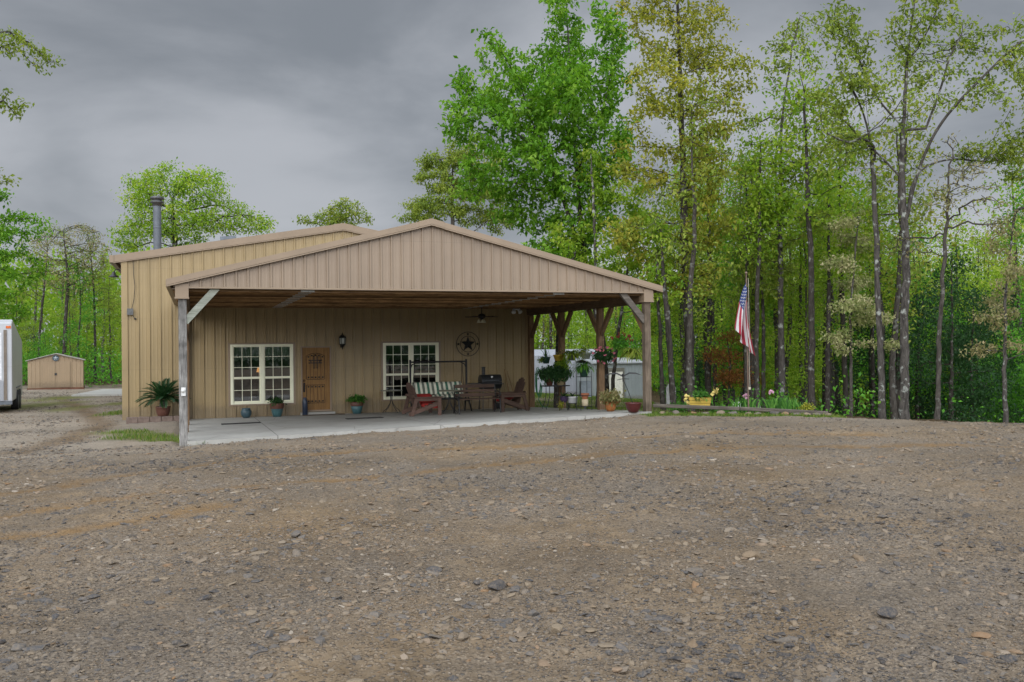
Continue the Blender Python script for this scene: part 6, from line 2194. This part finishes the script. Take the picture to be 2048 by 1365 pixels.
# ---- flower bed, flag, stones -------------------------------------------------------------
tm = mat_wood('border_timber', (.065, .055, .043), (.18, .155, .125), 0, .9, 4)
pts = [at(1306, 811, 22.6), at(1480, 817, 21.75), at(1656, 826, 20.75)]
for i in range(2):
    p, q = pts[i], pts[i + 1]
    m_ = MB(); mid = (p + q) / 2; d = q - p
    Lh = d.length / 2 - .006
    m_.box(-Lh, Lh, -.06, .06, -.05, .035)
    o = m_.build('border_timber', tm, None, .015); o.location = mid; o.rotation_euler = (0, -math.asin(d.z / d.length), math.atan2(d.y, d.x))
    tag(o, ('weathered timber edging the flower bed from the carport post to the flag pole', 'weathered timber edging the flower bed from the flag pole rightward to the trees')[i], 'timber')
rg = random.Random(4)
hues = [.58, .3, .92, .3, .45, .22, .5, .3, .12, .93, .3, .55, .3, .48]
for i, px in enumerate((1323, 1349, 1383, 1408, 1437, 1462, 1494, 1513, 1546, 1566, 1590, 1611, 1628, 1653)):
    py = 818 + (px - 1310) * .030 + rg.uniform(-1, 1.5)
    D = 22.35 - (px - 1310) / 345 * 1.75
    w_ = rg.uniform(16, 27); s = w_ * D / FPX / 1.2
    o = bpy.data.objects.new('border_stone', rock_mesh(300 + i, s, rg.uniform(.45, .65), hues[i])); COL.objects.link(o)
    p = at(px, py, D); o.location = (p.x, p.y - .12, gz(p.x, p.y) + s * .22); o.rotation_euler = (0, 0, rg.uniform(0, 6))
    lab = {0: 'long pale stone at the carport end of the flower bed border', 2: 'orange-tan stone under the yellow planter', 9: 'largest orange stone in front of the iris leaves', 13: 'dark end stone at the right end of the border timber'}.get(i)
    tag(o, lab or 'grey-tan fist-sized stone set along the flower bed timber', 'stone', 'stones along the flower bed timber')

fp = at(1497, 815, 22.0)
fz0 = gz(fp.x, fp.y)
fl = thing('flag_pole', (fp.x, fp.y, fz0), 'slender weathered metal flag pole standing in the flower bed', 'flag pole')
topz = EYE - un(1495, 549)[1] * 22 / FPX - fz0
m_ = MB(); m_.tube([(0, 0, -.3), (-.015, 0, topz * .5), (-.02, 0, topz)], [.020, .019, .013], 10); m_.ball((-.02, 0, topz + .03), .035); m_.build('pole', mat_plain('pole_metal', (.15, .105, .075), .5, .4, .3, 12), fl)
m_ = MB(); m_.tube([(.02, -.03, topz - .1), (.03, -.03, topz * .55), (.015, -.04, topz * .4), (.03, -.03, .65)], .006, 5); m_.box(-.01, .045, -.05, -.02, .62, .68); m_.build('halyard', mat_plain('rope', (.40, .36, .28), .9), fl)
# limp flag: the hoist runs down the pole, the fly falls in folds
flag_r = mat_plain('flag_red', (.27, .020, .036), .8, 0, .08, 5); flag_w = mat_plain('flag_white', (.52, .51, .50), .8, 0, .05, 5); flag_b = mat_plain('flag_blue', (.018, .034, .12), .8, 0, .08, 5)
NS, NTt = 76, 65
zt_ = EYE - un(1495, 566)[1] * 22 / FPX; zb_ = EYE - un(1495, 717)[1] * 22 / FPX
hoist = .70; drop = (zt_ - zb_) - hoist * .98
m_ = MB(); vs = []
for j in range(NTt + 1):
    t = j / NTt
    for i in range(NS + 1):
        s = i / NS
        z = zt_ - hoist * t - drop * s * (.93 + .07 * math.sin(3 * t))
        bell = (s ** .75)
        x = -.02 - .33 * bell * (1 - t) ** .8 * (1 - .25 * s) + .26 * bell * t ** 1.1 * (.4 + .6 * s) - .05 * bell
        y = .10 * math.sin(2 * math.pi * (2.1 * t + .28 * s) + .6) * (.25 + bell) - .03
        x += .025 * math.sin(2 * math.pi * (3.1 * t + .5 * s)) * bell
        vs.append((x, y, z - fz0))
fs, mi = [], []
stars = set()
for r_ in range(9):
    for c_ in range(6 if r_ % 2 == 0 else 5):
        cs = (c_ * 2 + 1 + (r_ % 2)) / 12 * .4 * NS; ct = (r_ + 1) / 10 * 35
        stars.add((int(cs), int(ct)))
        stars.add((int(cs), int(ct) - 1)); stars.add((int(cs) - 1, int(ct)))
for j in range(NTt):
    for i in range(NS):
        q = j * (NS + 1) + i
        fs.append((q, q + 1, q + NS + 2, q + NS + 1))
        if i < .4 * NS and j < 35: mi.append(1 if (i, j) in stars else 2)
        else: mi.append(0 if (j // 5) % 2 == 0 else 1)
m_.add(vs, fs, 0, True); m_.mi = mi
fo = m_.build('flag', [flag_r, flag_w, flag_b]); fo.location = (fp.x, fp.y, fz0)
so = fo.modifiers.new('thick', 'SOLIDIFY'); so.thickness = .004
tag(fo, 'limp striped flag with white stars on blue hanging from the pole', 'flag')

yb_ = at(1399, 812, 22.9); yz = gz(yb_.x, yb_.y) + .02
yp = thing('yellow_planter', (yb_.x, yb_.y, yz + .17), 'yellow rectangular slatted planter with drooping yellow flowers behind the timber', 'planter', None, -.1)
m_ = MB()
for k in range(3):
    z = .0 + k * .078
    e = .014 * k
    m_.box(-.25 - e, .25 + e, -.13 - e * .5, -.105 - e * .5, z, z + .07); m_.box(-.25 - e, .25 + e, .105 + e * .5, .13 + e * .5, z, z + .07)
    m_.box(-.25 - e, -.225 - e, -.105, .105, z, z + .07); m_.box(.225 + e, .25 + e, -.105, .105, z, z + .07)
m_.box(-.24, .24, -.12, .12, -.005, .02); m_.build('box', yellow_pot, yp)
blades(yp, (.0, 0, .16), 40, .40, .022, PLANT, 81, 1.4, .8); blades(yp, (-.15, 0, .16), 24, .3, .02, PLANT, 82, 1.4); bush(yp, (.05, 0, .28), .22, .08, 50, .08, PLANT, 83)
blossoms(yp, [(.38, -.05, .40), (.42, -.02, .36), (.32, -.08, .32), (.44, -.03, .46), (-.33, -.05, .26), (-.36, -.08, .20), (-.30, -.1, .08)], .05, yel_m, 'blossoms', 84)

def iris(px, py, D, n, L, label, seed):
    p = at(px, py, D)
    t = thing('iris_clump', (p.x, p.y, gz(p.x, p.y) + .02), label, 'plant', 'clumps of sword-shaped leaves in the flower bed')
    rg_ = np.random.default_rng(seed); m = MB(); vv = []
    for k in range(n):
        x, y = rg_.normal(0, .16), rg_.normal(0, .10); an = rg_.uniform(-.4, .4); an2 = rg_.uniform(-.3, .3); h = L * rg_.uniform(.6, 1.1)
        b4 = len(m.f)
        m.leafstrip([(x, y, 0), (x + an * h * .3, y + an2 * h * .3, h * .45), (x + an * h * .7, y + an2 * h * .6, h * .8), (x + an * h * 1.25, y + an2 * h, h)], .022, up=(.2, 1, 0))
        vv += [rg_.random()] * (len(m.f) - b4)
    m.build('leaves', PLANT, t, vattr=vv)
    return t
t_ = iris(1483, 814, 22.3, 36, .42, 'clump of sword-shaped green leaves at the foot of the flag pole', 91)
blossoms(t_, [(.1, -.03, .46), (.14, -.05, .42)], .05, mauve_m, 'blossoms', 97)
iris(1541, 816, 22.0, 46, .40, 'clump of sword-shaped green leaves right after the flag pole', 92)
t_ = iris(1563, 817, 21.8, 50, .43, 'middle clump of sword-shaped leaves with a pink bloom right of the flag', 93)
blossoms(t_, [(-.22, .1, .56), (-.26, .08, .52)], .045, mauve_m, 'blossoms', 98)
iris(1590, 818, 21.6, 46, .40, 'rightmost clump of sword-shaped leaves in the flower bed', 94)
t_ = ground_thing('low_shrub', 1612, 819, 21.5, 'small loose yellow-green shrub at the right end of the flower bed', 'plant'); bush(t_, (0, 0, .15), .22, .14, 60, .07, LEAF['olive'], 95, .2)
t_ = ground_thing('low_shrub', 1447, 812, 23.0, 'low spreading green plant between the yellow planter and the flag pole', 'plant'); bush(t_, (0, 0, .08), .38, .07, 110, .08, PLANT, 96, .2)
t_ = ground_thing('low_shrub', 1356, 808, 23.4, 'low green plant behind the timber beside the carport post', 'plant'); bush(t_, (0, 0, .14), .26, .12, 70, .08, PLANT, 99, .2)
# pale standing slabs among the trees
for px, py, D, w_, h_, lab in ((1342, 800, 31, .36, .95, 'pale upright slab standing between the trunks left of the tall oak'), (1474, 808, 25.5, .26, .32, 'small pale upright stone left of the flag pole foot'), (1518, 806, 25.5, .06, .30, 'thin pale stake among the sword-shaped leaves')):
    p = at(px, py, D); m_ = MB(); m_.prism([(-w_ / 2, -.2), (w_ / 2, -.2), (w_ / 2 * .92, h_ * .86), (w_ / 4, h_), (-w_ / 4, h_), (-w_ / 2 * .92, h_ * .86)], -.04, .04)
    o = m_.build('upright_slab', mat_plain('pale_slab', (.46, .46, .45), .7), None, .01); o.location = (p.x, p.y, gz(p.x, p.y)); tag(o, lab, 'slab')
t_ = ground_thing('rust_maple', 1455, 800, 29, 'small reddish-brown leaved tree behind the flag', 'tree')
m_ = MB(); m_.tube([(0, 0, -.1), (.05, 0, .8), (.1, 0, 1.7), (.0, 0, 2.5)], [.04, .035, .025, .012], 6)
for k in range(9): m_.tube([(.08, 0, .9 + .15 * k), (.08 + random.uniform(-.8, .9), random.uniform(-.4, .4), 1.2 + .16 * k)], [.014, .006], 4)
m_.build('trunk', bark_dark, t_)
rg = np.random.default_rng(5)
C = np.concatenate([ellipsoid_pts((.35, 0, 1.25), (.95, .6, .28), 130, rg, .1), ellipsoid_pts((-.2, 0, 1.9), (.8, .5, .28), 90, rg, .1), ellipsoid_pts((.2, 0, 2.5), (.6, .45, .25), 50, rg, .1)])
V, F, v = leaf_mesh(C, 10, .10, .085, rg, .3); np_mesh('crown', V, F, LEAF['rust'], t_, v=v)

# ---- inside the left window -------------------------------------------------------
lace = NT('lace')
lace.color(lace.ramp(lace.noise(lace.coords('Object'), 34, 4, .8), [(.35, (.20, .24, .20)), (.65, (.40, .43, .37))])); lace_m = lace.done(.95, 0, .1)
for o_, (i0, i1), lab in ((WL, (.03, .47), 'scalloped lace valance behind the left half of the left window'), (WL, (.53, .97), 'scalloped lace valance behind the right half of the left window')):
    a0, a1 = o_[0] + (o_[1] - o_[0]) * i0, o_[0] + (o_[1] - o_[0]) * i1
    m_ = MB(); n = 48; vs = []
    for i in range(n + 1):
        t = i / n; x = a0 + (a1 - a0) * t
        y = .13 + .014 * math.sin(t * 2 * math.pi * 9)
        lo_ = o_[3] - .46 - .06 * abs(math.sin(t * math.pi * 4))
        vs += [(x, y, lo_), (x, y, o_[3] - .02)]
    m_.add(vs, [(2 * i, 2 * i + 2, 2 * i + 3, 2 * i + 1) for i in range(n)], 0, True)
    q = m_.build('valance', lace_m); q.location = (OX, OY, 0); q.rotation_euler = (0, 0, YAW); tag(q, lab, 'curtain')
glow = NT('lamp_glow'); glow.p.inputs['Emission Color'].default_value = (1, .45, .14, 1); glow.p.inputs['Emission Strength'].default_value = .9; glow.color((.6, .3, .1)); glow_m = glow.done(.6)
la_ = ha(517, 1.2); lz = hz(517, 741, 1.2)
lm = thing('table_lamp', H(la_, 1.2, lz), 'lit amber lamp glowing behind the left window', 'lamp', None, YAW)
m_ = MB(); m_.lathe([(.035, .10), (.075, -.06), (.07, -.06), (.03, .09)], 14); m_.build('shade', glow_m, lm)
m_ = MB(); m_.cyl((0, 0, -.06), (0, 0, -.35), .015); m_.lathe([(.001, -.37), (.1, -.36), (.05, -.30), (.015, -.2)], 14); m_.cyl((0, 0, -.37), (0, 0, -lz + .03), .03); m_.build('stand', mat_plain('lamp_cream', (.5, .47, .4), .5), lm)

# ---- grass ----------------------------------------------------------------------------
def grass(name, n, x0, x1, y0, y1, hmin, hmax, thr, seed, pw=1.0):
    rg = np.random.default_rng(seed)
    X = rg.uniform(x0, x1, n); Y = rg.uniform(y0, y1, n)
    g, f, t = zones(X, Y)
    k = (rg.random(n) < g ** pw) & (g > thr) & (f < .3)
    dx, dy = X - OX, Y - OY
    A, B = dx * CY + dy * SY, -dx * SY + dy * CY
    k &= ~((A > 1.75) & (A < 12.95) & (B > -8.64) & (B < .2)) & ~((A > -.02) & (A < 12.9) & (B > 0))
    X, Y, g = X[k], Y[k], g[k]; n = len(X)
    Z = gz_np(X, Y) - .01
    an = rg.uniform(0, 6.28, n); h = rg.uniform(hmin, hmax, n) * (.5 + .6 * g); w_ = rg.uniform(.004, .009, n) * (1 + h * 3)
    lean = rg.normal(0, .35, (n, 2)) * h[:, None]
    b = np.stack([X, Y, Z], -1); s = np.stack([np.cos(an), np.sin(an), 0 * an], -1) * w_[:, None]
    mid = b + np.stack([lean[:, 0] * .35, lean[:, 1] * .35, h * .6], -1); tip = b + np.stack([lean[:, 0], lean[:, 1], h], -1)
    V = np.stack([b - s, b + s, mid + s * .7, mid - s * .7, tip], 1).reshape(-1, 3)
    i = np.arange(n) * 5
    o = np_mesh(name, V, [np.stack([i, i + 1, i + 2, i + 3], -1), np.stack([i + 3, i + 2, i + 4], -1)], LEAF_GRASS, v=np.tile(np.clip(rg.random(n) * .8 + .1, 0, 1), 2))
    return tag(o, kind='stuff')
LEAF_GRASS = mat_leaf('leaf_grass', [(0, (.045, .10, .012)), (.4, (.09, .17, .02)), (.75, (.16, .21, .035)), (1, (.26, .22, .08))], .35)
grass('grass', 42000, -14, -5.2, 17, 34, .03, .12, .25, 1)
grass('border_grass', 26000, 3.2, 8.2, 19.5, 23.4, .02, .075, .3, 2)
grass('lawn_grass', 60000, .5, 11, 20, 60, .04, .12, .2, 3)
